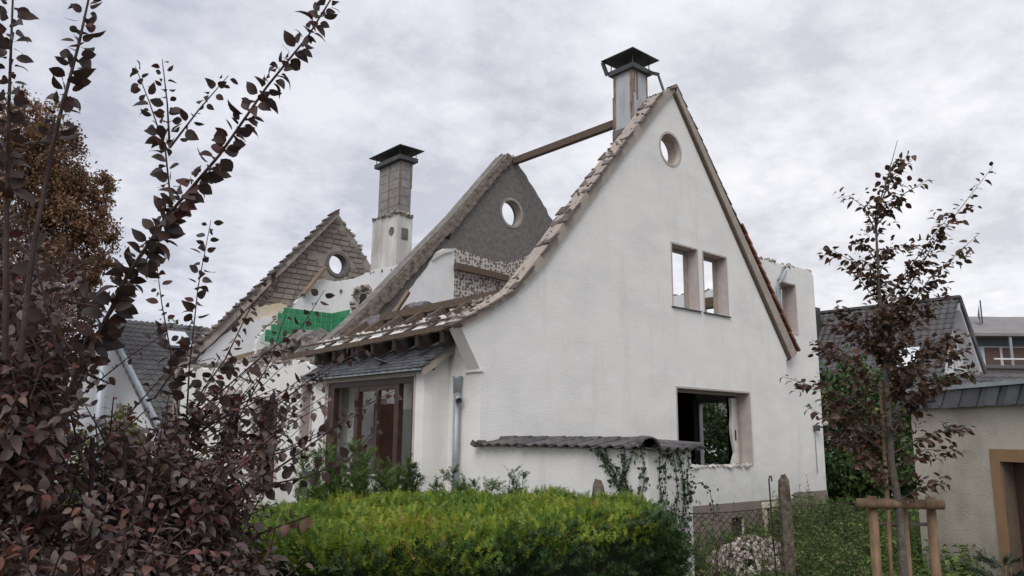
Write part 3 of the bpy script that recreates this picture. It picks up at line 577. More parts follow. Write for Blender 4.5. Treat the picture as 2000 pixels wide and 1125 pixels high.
part('collar', MB().box((4.91, .81, 10.42), (5.59, 1.54, 10.53)), SHEET, c1)
cow = MB(); z0 = 10.80
cow.add([(4.78, .70, z0), (5.72, .70, z0), (5.72, 1.64, z0), (4.78, 1.64, z0), (5.25, 1.17, z0+.13), (4.78, .70, z0-.02), (5.72, .70, z0-.02), (5.72, 1.64, z0-.02), (4.78, 1.64, z0-.02)], [(0, 1, 4), (1, 2, 4), (2, 3, 4), (3, 0, 4), (5, 8, 7, 6), (0, 5, 6, 1), (1, 6, 7, 2), (2, 7, 8, 3), (3, 8, 5, 0)])
co = part('cowl', cow, SHEET, c1)
for x, y in ((4.96, .86), (5.54, .86), (4.96, 1.49), (5.54, 1.49)): part('cowl_leg', MB().beam((x, y, 10.52), (x, y, 10.80), .02, .012, (1, 0, 0)), SHEET, co)
part('bent_bracket', MB().beam((4.90, 1.56, 10.46), (4.84, 1.64, 10.78), .08, .05, (1, 0, 0)).beam((4.84, 1.64, 10.78), (4.95, 1.5, 10.83), .08, .04, (1, 0, 0)), SHEET, co)
part('bent_stay', MB().beam((5.50, .83, 10.47), (5.52, .58, 10.34), .07, .07, (1, 0, 0)).beam((5.52, .60, 10.36), (5.36, .33, 9.80), .04, .04, (1, 0, 0)), SHEET, c1)
c2 = part('chimney', MB().box((3.66, 8.09, 3.8), (4.16, 9.36, 8.32)), CHIMPL, H, label='far chimney of grey blocks over worn white plaster with a flat cowl')
part('plaster_rim', debris([(3.66, 8.1, 8.33), (3.66, 9.34, 8.36)], 34, .10, 81, (.03, .04, .03)), RUBBLE, c2, kind='stuff')
part('plaster_rim', debris([(3.68, 8.1, 8.33), (4.14, 8.1, 8.30)], 18, .10, 82, (.03, .03, .03)), RUBBLE, c2, kind='stuff')
part('soot_door', MB().box((3.80, 8.06, 7.62), (4.0, 8.088, 7.92)), DARKPL, c2)
part('plaster_scar', MB().tube([(3.64, 8.35, 7.85), (3.659, 8.35, 7.85)], .12, 12), DARKPL, c2)
ub = part('block_shaft', MB().box((3.735, 8.145, 8.3), (4.085, 9.175, 9.86)), MORTAR, c2)
for r_ in range(6):
    z0 = 8.34 + r_*.253
    for (a, b) in (((3.718, 8.665, z0), (4.02, 9.19, z0+.24)), ((3.718, 8.128, z0), (4.10, 8.645, z0+.24))): part('block', MB().box(a, b), CHIMBLK, ub)
part('corner_strip', MB().box((3.705, 8.115, 8.6), (3.75, 8.127, 9.86)), WOODT, c2)
part('corner_strip', MB().box((3.703, 8.12, 8.6), (3.717, 8.16, 9.86)), WOODT, c2)
part('corner_strip', MB().box((3.70, 8.64, 8.5), (3.717, 8.69, 9.86)), RUST, c2)
part('corner_strip', MB().box((4.06, 8.11, 9.1), (4.115, 8.127, 9.86)), RUST, c2)
part('collar', MB().box((3.60, 8.0, 9.86), (4.22, 9.30, 9.98)), SHEET, c2)
cow = MB().add([(3.5, 7.85, 10.20), (4.32, 7.85, 10.20), (4.32, 9.45, 10.20), (3.5, 9.45, 10.20), (3.9, 8.65, 10.32), (3.5, 7.85, 10.18), (4.32, 7.85, 10.18), (4.32, 9.45, 10.18), (3.5, 9.45, 10.18)], [(0, 1, 4), (1, 2, 4), (2, 3, 4), (3, 0, 4), (5, 8, 7, 6), (0, 5, 6, 1), (1, 6, 7, 2), (2, 7, 8, 3), (3, 8, 5, 0)])
co2 = part('cowl', cow, SHEET, c2)
for x, y in ((3.64, 8.05), (4.18, 8.05), (3.64, 9.25), (4.18, 9.25)): part('cowl_leg', MB().beam((x, y, 9.97), (x, y, 10.19), .02, .012, (1, 0, 0)), SHEET, co2)
# wall lamp on the wing
wl = part('wall_lamp', MB().tube([(10.72, -.06, 2.62), (10.72, -.12, 2.60), (10.72, -.16, 2.66)], .025, 8).box((10.66, -.02, 2.52), (10.78, .098, 2.66)), SHEET, H)
sph = MB(); 
for i in range(7):
    th = math.pi*i/6
    for j in range(10): sph.v.append((10.74+.085*math.sin(th)*math.cos(j*.6283), -.17+.085*math.sin(th)*math.sin(j*.6283), 2.74+.10*math.cos(th)))
for i in range(6):
    for j in range(10): sph.f.append((i*10+j, i*10+(j+1) % 10, (i+1)*10+(j+1) % 10, (i+1)*10+j))
part('lamp_globe', sph, LAMPG, wl, True)
part('cable', MB().tube([(10.71, .085, 2.55), (10.72, .085, 1.5)], .012, 5), ZINC, H)

# loose things lying in the ruin
single('roof_plank', MB().beam((1.0, 4.78, 4.2), (1.62, 4.45, 5.38), .15, .07, (1, -1, 0)), WOODT, 'brown plank leaning in the eaves below the white wall', 'plank', 'loose roof timbers')
single('split_batten', MB().beam((1.66, 9.40, 5.95), (2.28, 9.42, 6.78), .07, .19, (0, 1, 0)), WOODT, 'split batten resting on the slanted edge above the green tiles', 'batten', 'loose roof timbers')
single('fallen_rafter', MB().beam((.1, 10.2, 4.15), (1.0, 9.0, 4.5), .12, .12), WOODT, 'fallen rafter lying on the broken front wall left of the green tiles', 'rafter', 'loose roof timbers')
single('tipped_rafter', MB().beam((.75, 4.6, 4.0), (1.25, 3.9, 4.95), .10, .12, (1, 1, 0)), WOODD, 'dark rafter tipped across the eaves purlin beside the insulation roll', 'rafter', 'loose roof timbers')
def roll(name, c, r, l, label):
    mb = MB(); rg = random.Random(hash(label) % 99)
    n = 14
    for i in range(8):
        for j in range(n):
            q = r*(1-.35*abs(i/7-.5)**3*8*.3)*rg.uniform(.85, 1.1); a = 2*math.pi*j/n
            mb.v.append((c[0]+q*math.cos(a), c[1]+(i/7-.5)*l+rg.uniform(-.02, .02), c[2]+q*math.sin(a)*.9))
    for i in range(7):
        for j in range(n): mb.f.append((i*n+j, i*n+(j+1) % n, (i+1)*n+(j+1) % n, (i+1)*n+j))
    mb.f.append(tuple(range(n))); mb.f.append(tuple(range(7*n, 8*n))[::-1])
    return single(name, mb, mat('insulation_wool', (.13, .12, .135), .95, (.20, .19, .20), 12, 6, .8, 25), label, 'insulation', 'insulation rolls in the eaves')
roll('insulation_roll', (1.0, 4.6, 4.50), .33, .8, 'grey insulation roll slumped in the eaves left of the leaning plank')
roll('insulation_roll', (1.7, 4.15, 4.93), .22, .6, 'smaller grey insulation roll behind the rafters right of the leaning plank')
rb = debris([(.6, 9.0, 4.1), (1.1, 8.2, 4.3), (.9, 7.0, 4.35), (.7, 6.2, 4.2)], 230, .27, 91, (.35, .4, .22))
o = single('masonry_rubble', rb, mat('grey_masonry', (.13, .12, .115), .95, (.27, .245, .225), 5, 6, .8, 18), 'heap of broken grey masonry on the upper floor below the green tiles', 'rubble'); o['kind'] = 'stuff'
o = single('brick_rubble', debris([(.52, 6.9, 4.36), (.58, 6.7, 4.36)], 9, .17, 92, (.1, .1, .06)), TILE_RD, 'red brick lumps among the grey masonry by the eaves', 'rubble'); o['kind'] = 'stuff'
# things inside the bay room
single('leaning_door', MB().beam((1.02, 4.12, 1.03), (1.02, 4.26, 2.95), .50, .045, (0, 1, 0)), mat('brown_door', (.10, .05, .033), .5, (.13, .065, .045), 5, 4), 'brown door leaf leaning inside the bay window room', 'door')
single('leaning_panel', MB().beam((1.68, 4.10, 1.03), (1.68, 4.25, 2.85), .62, .04, (0, 1, 0)), mat('grey_panel', (.36, .37, .38), .6), 'light grey board leaning inside the bay window right of the brown door', 'board')

# ================================================================== GARDEN WALL with tiled cap
GWALL = thing('garden_wall', 'white rendered garden wall block with dark tiled hipped cap and ivy', 'wall', (.45, -1.6, .1))
part('wall_body', MB().prism([(0.0, -.002), (.90, -.002), (.90, -3.26), (0.0, -3.26)], [], 'Z', .08, 2.2), STUCCO, GWALL)
capd = MB().add([(-.06, -.001, 2.175), (.96, -.001, 2.175), (.96, -3.32, 2.175), (-.06, -3.32, 2.175), (.45, -.001, 2.25), (.45, -2.80, 2.25)], [(0, 3, 2, 1), (3, 0, 4, 5), (1, 2, 5, 4), (2, 3, 5), (0, 1, 4)])
cap = part('cap_deck', capd, WOODD, GWALL)
def pantile():
    mb = MB(); n = 7; L_, Wd = .62, .20
    prof = [(-.5+i/(n-1), .022*math.cos((i/(n-1)-.25)*2*math.pi)) for i in range(n)]
    for k, (xx, th) in enumerate(((0, 0), (L_, 0))):
        for (w_, h_) in prof: mb.v.append((xx, w_*Wd*1.12, h_+.02))
        for (w_, h_) in prof: mb.v.append((xx, w_*Wd*1.12, h_))
    m2 = 2*n
    for i in range(n-1):
        mb.f += [(i, i+1, m2+i+1, m2+i), (n+i, m2+n+i, m2+n+i+1, n+i+1), (i, n+i, n+i+1, i+1), (m2+i, m2+i+1, m2+n+i+1, m2+n+i)]
    mb.f += [(0, m2, m2+n, n), (n-1, 2*n-1, m2+2*n-1, m2+n-1)]
    return mb.mesh('cap_tile', TILE_BK, True)
ptm = pantile(); sa = math.atan2(.075, .51)
y = -.12
while y > -3.3:
    L1 = 1.0 if y > -2.75 else max(.25, 1-(-2.75-y)/.62)
    mw = Matrix.Translation((-.13+rr.uniform(-.012, .012), y, 2.178+rr.uniform(-.006, .01))) @ Euler((rr.uniform(-.03, .03), -sa, rr.uniform(-.05, .05))).to_matrix().to_4x4() @ Matrix.Diagonal((L1, 1, 1, 1))
    link('cap_tile', ptm, cap, mw); 
    link('cap_tile', ptm, cap, Matrix.Translation((1.03, y, 2.178)) @ Matrix.Rotation(math.pi, 4, 'Z') @ Euler((0, -sa, 0)).to_matrix().to_4x4() @ Matrix.Diagonal((L1, 1, 1, 1)))
    y -= .20
for i in range(6):
    x = .0 + i*.19; L1 = max(.25, 1 - abs(x-.45)/.62)*.95
    link('cap_tile', ptm, cap, Matrix.Translation((x, -3.40, 2.165)) @ Matrix.Rotation(math.pi/2, 4, 'Z') @ Euler((0, -.14, 0)).to_matrix().to_4x4() @ Matrix.Diagonal((max(.3, L1), 1, 1, 1)))
def ridge_tile(p, q, r, nm, par):
    p, q = Vector(p), Vector(q); d = (q-p).normalized(); s_ = d.cross(Vector((0, 0, 1))).normalized(); u = s_.cross(d); mb = MB(); n = 8
    for c, k in ((p, 1.15), (q, .9)):
        for rr_ in (r*k, r*k*.8):
            for j in range(n): a = math.pi*j/(n-1); mb.v.append(tuple(c + s_*rr_*math.cos(a) + u*rr_*math.sin(a)))
    for j in range(n-1):
        mb.f += [(j, j+1, 2*n+j+1, 2*n+j), (n+j, 3*n+j, 3*n+j+1, n+j+1), (j, n+j, n+j+1, j+1), (2*n+j, 2*n+j+1, 3*n+j+1, 3*n+j)]
    mb.f += [(0, 2*n, 3*n, n), (n-1, 2*n-1, 4*n-1, 3*n-1)]
    return part(nm, mb, TILE_BK, par, True)
ridge_tile((-.12, -3.40, 2.20), (.18, -3.08, 2.24), .11, 'hip_tile', cap); ridge_tile((.16, -3.1, 2.225), (.45, -2.8, 2.255), .095, 'hip_tile', cap)
ridge_tile((1.0, -3.38, 2.19), (.45, -2.8, 2.255), .06, 'hip_tile', cap)
for i in range(8): ridge_tile((.45, -2.78+i*.35, 2.25), (.45, -2.42+i*.35, 2.255), .07, 'ridge_tile', cap)
part('broken_end_tiles', debris([(-.1, -.03, 2.2), (.1, -.05, 2.21)], 10, .08, 95, (.05, .08, .01)), TILE_OLD, cap, kind='stuff')

# ivy on the wall
ivy = thing('ivy_vine', 'green ivy hanging over the end of the white garden wall', 'ivy', (.3, -3.3, .1))
stm = MB(); LVs = []
rv = random.Random(5)
def vine(pts, face, dens=.028):
    stm.tube(pts, .005, 4, False)
    P, Tn, u = path_points(pts, dens); n = len(P)
    out_ = np.array([-1, 0, 0]) if face == 'L' else np.array([0, -1, 0])
    Pn = P + RNG.normal(0, .035, (n, 3)) + out_*.02
    D = RNG.normal(0, .5, (n, 3)) + np.array([0, 0, -.7]) + out_*.25
    LVs.append((Pn, D, out_ + RNG.normal(0, .35, (n, 3)), RNG.uniform(.032, .062, n)))
for (y0, z0, y1, z1) in ((-2.45, 2.18, -3.1, 1.55), (-2.6, 2.18, -2.95, 1.3), (-2.85, 2.18, -3.1, 1.2), (-3.0, 2.18, -2.8, 1.45), (-3.15, 2.2, -3.2, 1.2), (-2.55, 2.1, -2.75, 1.7)):
    q = [(-.012, y0+(y1-y0)*t+.05*math.sin(6*t+y0*7), z0+(z1-z0)*t) for t in (0, .2, .4, .6, .8, 1)]; vine(q, 'L', .013)
for (x0, z0, x1, z1) in ((.20, 2.17, .32, 1.2), (.55, 2.17, .50, .9), (.62, 2.17, .75, 1.0), (.45, 2.17, .1, 1.3), (.70, 1.75, .62, .8), (.5, 1.5, .25, .85), (.78, 2.1, .85, 1.5), (.1, 1.4, .6, 1.1), (.2, 1.1, .8, .95), (.05, 1.2, .4, .7)):
    q = [(x0+(x1-x0)*t+.05*math.sin(7*t+x0*9), -3.272, z0+(z1-z0)*t) for t in (0, .2, .4, .6, .8, 1)]; vine(q, 'E', .014)
q = [(.86, -3.3, 1.72), (.98, -3.36, 1.74), (1.10, -3.4, 1.62), (1.14, -3.42, 1.4), (1.10, -3.42, 1.2)]; vine(q, 'E', .03)
part('stems', stm, TWIG, ivy)
A4 = cat4(LVs); link('leaves', leaf_mesh('leaves', *A4, IVYG, width=1.5), ivy, kind='stuff')

# ================================================================== FENCE
FD = Vector((.924, -.382, 0))
def cpost(name, base, top, w, label):
    mb = MB(); rg = random.Random(int(base[0]*50)+300); n = 10
    zs = [base[2]+(top-base[2])*t for t in (0, .3, .5, .7, .85, .93, .975, 1)]
    for i, z in enumerate(zs):
        for j in range(n):
            a = 2*math.pi*j/n; r_ = w/2*rg.uniform(.86, 1.1)*(1, 1, 1, 1, 1, 1, .86, .5)[i]*(1+.10*math.cos(4*a))
            mb.v.append((base[0]+r_*math.cos(a)-(z-base[2])*.012, base[1]+r_*math.sin(a), z+(rg.uniform(-.03, .03) if i == 7 else 0)))
    for i in range(7):
        for j in range(n): mb.f.append((i*n+j, i*n+(j+1) % n, (i+1)*n+(j+1) % n, (i+1)*n+j))
    mb.f.append(tuple(range(7*n, 8*n)))
    return single(name, mb, CONC, label, 'fence post', 'old concrete fence posts')
cpost('fence_post', (-2.12, -4.36, .05), 1.90, .13, 'short visible mossy concrete post rising behind the hedge at the white garden wall')
cpost('fence_post', (-.14, -5.17, .05), 1.93, .125, 'tall mossy concrete post right of the rubble pile and white chair')
FEN = thing('chain_link_fence', 'rusty sagging chain link fence between the concrete posts', 'fence', (-.6, -5.0, .1))
def fpos(s, z): return (-2.12+s*.924*1.0, -4.36-s*.382, z)
SP = 3.2; zt = 1.62; zb = .35
def ztop(s): return zt - .05*math.sin(math.pi*min(1, s/2.14)) if s < 2.14 else zt+.02*(s-2.14)
part('top_wire', MB().tube([fpos(s, ztop(s)) for s in np.linspace(0, SP, 24)], .005, 4, False), RUSTW, FEN)
part('slack_wire', MB().tube([fpos(s, 1.50+.10*math.sin(s*1.9)-.05*s) for s in np.linspace(.1, 2.1, 20)], .003, 4, False), RUSTW, FEN)
msh = MB(); stp = .082
k = -12
while k*stp < SP+1:
    for sg in (1, -1):
        pts = []
        for i in range(9):
            t = i/8; z = zb+(zt-zb)*t; s = k*stp + (sg*.85*(z-zb) if sg > 0 else .85*(zt-zb)-.85*(z-zb))
            if 0 <= s <= SP: pts.append(fpos(s + .012*math.sin(z*9+s*5), min(z, ztop(s))+.012*math.sin(s*7)))
        if len(pts) > 1: msh.tube(pts, .0036, 3, False)
    k += 1
part('wire_mesh', msh, RUSTW, FEN)
single('hooked_rod', MB().tube([(-.23, -5.10, .3), (-.30, -5.10, 1.3), (-.325, -5.10, 1.86), (-.325, -5.10, 1.90), (-.31, -5.10, 1.925), (-.285, -5.10, 1.925), (-.272, -5.10, 1.90), (-.274, -5.10, 1.87)], .0085, 6), RUSTW, 'thin rusty rod with a hooked top beside the tall concrete post', 'rod')

# plastic chair behind the fence
CH = thing('plastic_chair', 'weathered cream plastic chair with slotted back against the brown plinth', 'chair', (7.5, -.7, .1))
def back():
    o = [(7.22, .36), (7.30, .30), (7.62, .30), (7.70, .36), (7.76, 1.0), (7.72, 1.03), (7.16, 1.03), (7.12, 1.0)]
    return MB().prism(o, [rect(7.30, .48, 7.46, .53), rect(7.28, .66, 7.44, .71), rect(7.26, .84, 7.42, .89)], 'Y', -.55, -.52)
part('backrest', back(), WHITEP, CH)
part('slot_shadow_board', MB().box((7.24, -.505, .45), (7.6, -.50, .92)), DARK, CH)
part('seat', MB().prism([(7.2, -.56), (7.7, -.56), (7.68, -.98), (7.22, -.98)], [], 'Z', .30, .33), WHITEP, CH)
for x, y, yy in ((7.23, -.54, -.5), (7.68, -.54, -.5), (7.24, -.95, -1.0), (7.66, -.95, -1.0)): part('leg', MB().tube([(x, y, .31), (x-.03, yy, .06)], .014, 6), ZINC, CH)
# rubble pile
rp_ = MB(); rg = random.Random(77)
for i in range(900):
    a, q = rg.uniform(0, 6.28), rg.random()**.6; x = 4.5+1.15*q*math.cos(a); y = -1.9+.85*q*math.sin(a); s_ = rg.uniform(.05, .17)
    rp_.rock((x, y, .1+.55*(1-q**1.6)*rg.uniform(.75, 1.05)), (s_, s_*.9, s_*.5), None, rg)
o = single('rubble_pile', rp_, mat('plaster_rubble', (.20, .15, .125), .9, (.50, .46, .43), 9, 4, .4, 20, lo=.4, hi=.6), 'heap of pale plaster and brick rubble behind the wire fence', 'rubble'); o['kind'] = 'stuff'

# ================================================================== GARAGE on the right
GA = thing('garage_building', 'low beige roughcast garage with slate edged flat roof and ochre doorway', 'garage', (5, -7, .1))
A0 = Vector((4.16, -4.80, 0)); du = Vector((-.549, -.836, 0)); dn = Vector((.836, -.549, 0))
def gp(s, d, z): q = A0 + du*s + dn*d; return (q.x, q.y, z)
def gprism(loop, holes, d0, d1):
    mb = MB(); tmp = MB().prism(loop, holes, 'Y', d0, d1); mb.v = [gp(x, y_, z_) for x, y_, z_ in tmp.v]; mb.f = tmp.f; return mb
def gbox(s0, d0, z0, s1, d1, z1):
    tmp = MB().box((s0, d0, z0), (s1, d1, z1)); tmp.v = [gp(*p) for p in tmp.v]; return tmp
gw = part('front_wall', gprism(rect(0, .05, 4.2, 2.86), [rect(1.66, .2, 2.66, 2.06)], 0, .25), BEIGE, GA)
part('side_wall', gbox(.001, .251, .05, .25, 4.0, 2.86), BEIGE, GA); part('back_wall', gbox(.001, 4.001, .05, 4.2, 4.2, 2.86), BEIGE, GA)
part('door_surround', gprism(rect(1.50, .05, 2.82, 2.21), [rect(1.66, .06, 2.66, 2.06)], -.02, .2), OCHRE, gw)
part('door_leaf', gbox(1.67, .16, .1, 2.65, .20, 2.05), WOODB, gw)
part('flat_roof', gbox(-.12, -.10, 2.80, 4.3, 4.3, 2.97), SHEET, GA)
part('zinc_capping', gbox(-.17, -.165, 2.975, 4.3, .05, 3.03), ZINC, GA)
gsl = gbox(0, 0, 0, 0, 0, 0)
for i in range(26):
    mb = MB().add([(0, -.10-.012, 2.97), (.19, -.10-.012, 2.97), (.10, -.135, 2.74), (-.09, -.135, 2.74), (0, -.10, 2.97), (.19, -.10, 2.97), (.10, -.118, 2.74), (-.09, -.118, 2.74)], [(0, 1, 2, 3), (7, 6, 5, 4), (0, 4, 5, 1), (1, 5, 6, 2), (2, 6, 7, 3), (3, 7, 4, 0)])
    mb.v = [gp(x-.08+i*.165, y_-.012*(i % 2), z_+rr.uniform(-.008, .008)) for x, y_, z_ in mb.v]
    part('edge_slate', mb, SLATE, GA)
# ================================================================== NEIGHBOURING HOUSES
def wave_roof(p00, p10, p01, p11, cols, rows, amp, mname, par, m=ROOFN, lip=.02):
    """p00-p10 along the ridge, p01-p11 along the eave; real pantile relief"""
    p00, p10, p01, p11 = map(Vector, (p00, p10, p01, p11)); nrm = (p10-p00).cross(p01-p00).normalized()
    if nrm.z < 0: nrm = -nrm
    mb = MB(); per = 4; nu = cols*per+1; nv = rows*2
    for r_ in range(rows):
        for e_ in (0, 1):
            t = (r_+e_)/rows
            for i in range(nu):
                u = i/(nu-1); p = p00.lerp(p10, u).lerp(p01.lerp(p11, u), t)
                mb.v.append(tuple(p + nrm*(amp*(.5+.5*math.cos(2*math.pi*i/per)) + (lip if e_ else 0))))
    for k in range(nv-1):
        for i in range(nu-1): mb.f.append((k*nu+i, k*nu+i+1, (k+1)*nu+i+1, (k+1)*nu+i))
    return part(mname, mb, m, par)
# left neighbour
LH = thing('neighbour_house', 'white house with dark pantile roof and skylight behind the purple shrub', 'house', (4.5, 22, .1))
ax = .43
part('gable_wall', MB().prism([(15.6, .05), (30, .05), (30, 2.4), (22.79, 6.45), (15.6, 2.4)], [rect(24, 4.0, 24.8, 5.2)], 'X', ax+.15, ax+.45), HOUSEW, LH)
part('window_pane', MB().box((ax+.3, 24, 4.0), (ax+.34, 24.8, 5.2)), GLASS, LH)
part('long_wall', MB().prism(rect(ax+.46, .05, 9.5, 2.7), [rect(2.2, 1.0, 3.2, 2.2)], 'Y', 16.0, 16.3), HOUSEW, LH)
part('window_pane', MB().box((2.2, 16.15, 1.0), (3.2, 16.18, 2.2)), GLASS, LH)
wave_roof((ax, 22.79, 6.6), (10, 22.79, 6.6), (ax, 15.3, 2.32), (10, 15.3, 2.32), 45, 22, .05, 'roof_slope', LH)
part('roof_slope', MB().prism([(22.79, 6.6), (30.3, 2.3), (30.3, 2.15), (22.79, 6.45)], [], 'X', ax, 10), ROOFN, LH)
bb = part('barge_board', MB().prism([(22.79, 6.68), (15.25, 2.37), (15.25, 2.22), (22.79, 6.52)], [], 'X', ax-.12, ax-.005), ZINC, LH)
for i in range(34):
    t = i/34; y0 = 22.79-7.54*t; z0 = 6.55-4.31*t
    part('verge_slate', MB().prism([(y0, z0), (y0-.24, z0-.137), (y0-.22, z0-.36), (y0+.02, z0-.22)], [], 'X', ax-.10-.012*(i % 2), ax-.07), SLATE, bb)
sk = Vector((0, 15.3-22.79, 2.32-6.6))
def onroof(x, t, h): q = Vector((x, 22.79, 6.6)) + sk*t; n_ = Vector((0, -4.28, 7.49)).normalized(); return q + n_*h
def roofquad(x0, x1, t0, t1, h0, h1):
    v = [onroof(x, t, h) for h in (h0, h1) for x, t in ((x0, t0), (x1, t0), (x1, t1), (x0, t1))]
    return MB().add(v, [(0, 3, 2, 1), (4, 5, 6, 7), (0, 1, 5, 4), (1, 2, 6, 5), (2, 3, 7, 6), (3, 0, 4, 7)])
s_ = part('skylight', roofquad(2.05, 3.15, .10, .30, .0, .16), SHEET, LH); part('pane', roofquad(2.15, 3.05, .12, .28, .161, .17), mat('skylight_glass', (.75, .78, .8), .12, spec=.9), s_)
# right neighbour
RH = thing('neighbour_house', 'steep dark tiled house with white gable behind the young copper tree', 'house', (24, 7, .1))
wave_roof((24.2, 1.0, 7.62), (24.2, 13, 7.62), (20.8, 1.0, 3.0), (20.8, 13, 3.0), 46, 22, .05, 'roof_slope', RH)
part('roof_slope', MB().prism([(24.2, 7.62), (27.6, 3.0), (27.45, 2.9), (24.2, 7.42)], [], 'Y', 1.0, 13), ROOFN, RH)
rg_ = part('gable_wall', MB().prism([(21.2, .05), (27.2, .05), (27.2, 3.2), (24.2, 7.38), (21.2, 3.2)], [rect(24.4, 5.0, 24.85, 6.0)], 'Y', 1.5, 1.8), HOUSEW, RH)
part('window_pane', MB().box((24.4, 1.6, 5.0), (24.85, 1.63, 6.0)), GLASS, rg_); part('sill', MB().box((24.35, 1.44, 4.93), (24.9, 1.6, 4.995)), SHEET, rg_)
part('side_wall', MB().box((21.2, 1.81, .05), (21.5, 12.9, 3.1)), HOUSEW, RH)
part('barge_board', MB().prism([(24.2, 7.66), (27.66, 2.96), (27.45, 2.86), (24.2, 7.30)], [], 'Y', .93, 1.0), ROOFN, RH)
part('soffit', MB().prism([(24.2, 7.42), (27.45, 2.9), (27.25, 2.85), (24.2, 7.15)], [], 'Y', 1.02, 1.5), HOUSEW, RH)
part('ridge_cap', MB().beam((24.2, .98, 7.66), (24.2, 13, 7.66), .26, .10), ROOFN, RH)
part('roof_chimney', MB().box((22.9, 6.2, 6.0), (23.6, 7.0, 7.75)), SHEET, RH)
sk2 = part('skylight', MB().beam((22.72, 2.35, 5.72), (22.12, 2.35, 4.90), .95, .14, (1, 0, .7)), SHEET, RH)
part('pane', MB().beam((22.62, 2.35, 5.68), (22.10, 2.35, 4.97), .74, .10, (1, 0, .7)), mat('skylight_glass', (.75, .78, .8), .12, spec=.9), sk2)
# house further off on the right
FH = thing('hillside_house', 'distant house with hipped grey roof, dish and brown shutters at the right edge', 'house', (74, 14, 0))
Q0 = Vector((67.3, 16.9, 0)); qx = Vector((.74, -.67, 0)); qy = Vector((.67, .74, 0))
def fq(u, d, z): q = Q0 + qx*u + qy*d; return (q.x, q.y, z)
def fbox(a, b):
    t = MB().box(a, b); t.v = [fq(*p) for p in t.v]; return t
fwall = part('wall', fbox((0, 0, 0), (15, 9, 10.6)), HOUSEW, FH)
t = MB().add([(-.8, -1.6, 11.6), (15.8, -1.6, 11.6), (15.8, 9.8, 11.6), (-.8, 9.8, 11.6), (3.5, 4, 13.9), (11.5, 4, 13.9), (-.8, -1.6, 11.35), (15.8, -1.6, 11.35), (15.8, 9.8, 11.35), (-.8, 9.8, 11.35)], [(0, 1, 5, 4), (1, 2, 5), (2, 3, 4, 5), (3, 0, 4), (6, 9, 8, 7), (0, 6, 7, 1), (1, 7, 8, 2), (2, 8, 9, 3), (3, 9, 6, 0)])
t.v = [fq(*p) for p in t.v]; frf = part('roof', t, mat('far_grey_roof', (.20, .19, .19), .7, (.25, .235, .235), 1, 4), FH)
part('upper_storey', fbox((.3, .6, 10.6), (14.7, 8.7, 11.35)), mat('far_blue_grey', (.20, .23, .25), .7), FH)
part('window', fbox((.6, -.06, 9.55), (2.4, -.001, 10.55)), GLASS, FH); part('window', fbox((2.5, -.06, 9.55), (3.5, -.001, 10.55)), mat('far_pale_glass', (.5, .58, .64), .2), FH)
for a in (3.6, 5.2, 8.0, 10.8): part('shutter', fbox((a, -.08, 9.0), (a+(1.3 if a < 5 else 2.6), -.001, 10.5)), mat('brown_shutter', (.14, .088, .07), .7), FH)
part('balcony_slab', fbox((2.3, -1.5, 8.55), (15, -.001, 8.8)), mat('far_dark_slab', (.12, .115, .12), .8), FH)
part('balcony_rail', fbox((3.5, -1.5, 9.3), (15, -1.42, 9.42)), HOUSEW, FH)
for a in (5.0, 10): part('balcony_post', fbox((a, -1.45, 8.8), (a+.22, -1.3, 11.35)), ZINC, FH)
dish = MB()
for i in range(12):
    a = 2*math.pi*i/12; dish.v.append(fq(4.1+.18*math.cos(a)*1.6, 1.0+.5*math.cos(a), 13.6+.95*math.sin(a)))
dish.v.append(fq(4.1, 1.35, 13.6)); dish.f = [(i, (i+1) % 12, 12) for i in range(12)]
part('satellite_dish', dish, mat('dish_grey', (.10, .10, .11), .5), frf); part('mast', MB().tube([fq(4.5, 1.4, 12.3), fq(4.5, 1.4, 15.0)], .06, 6), SHEET, frf); part('aerial', MB().beam(fq(1.5, 1.5, 12.0), fq(1.5, 1.5, 13.2), .05, .05, (1, 0, 0)).beam(fq(1.2, 1.5, 13.1), fq(2.0, 1.5, 13.1), .05, .05), SHEET, frf)
OB = thing('low_outbuilding', 'low roof of dark pantiles just above the garage edge', 'outbuilding', (17.5, -1.5, .1))
wave_roof((16.0, 0.2, 4.22), (21.0, -4.8, 4.22), (14.9, -.9, 3.45), (19.9, -5.9, 3.45), 32, 6, .05, 'roof_slope', OB)
part('wall', MB().prism([(16.0, 0.2), (21, -4.8), (20.1, -5.7), (15.1, -.7)], [], 'Z', .05, 3.42), HOUSEW, OB)
single('grey_post', MB().tube([(-5.30, .42, .05), (-5.36, .3, 1.8), (-5.42, .18, 3.25)], [.07, .065, .06], 12), ZINC, 'slim leaning grey metal post behind the purple shrub', 'post', smooth=True)

# ================================================================== PLANTS
def limb_tree(mb, base, top, r0, r1, n=7, wob=.03):
    base, top = Vector(base), Vector(top); pts = [base.lerp(top, i/n) + Vector((rv.uniform(-wob, wob), rv.uniform(-wob, wob), 0)) for i in range(n+1)]
    mb.tube(pts, [r0+(r1-r0)*i/n for i in range(n+1)], 8); return pts
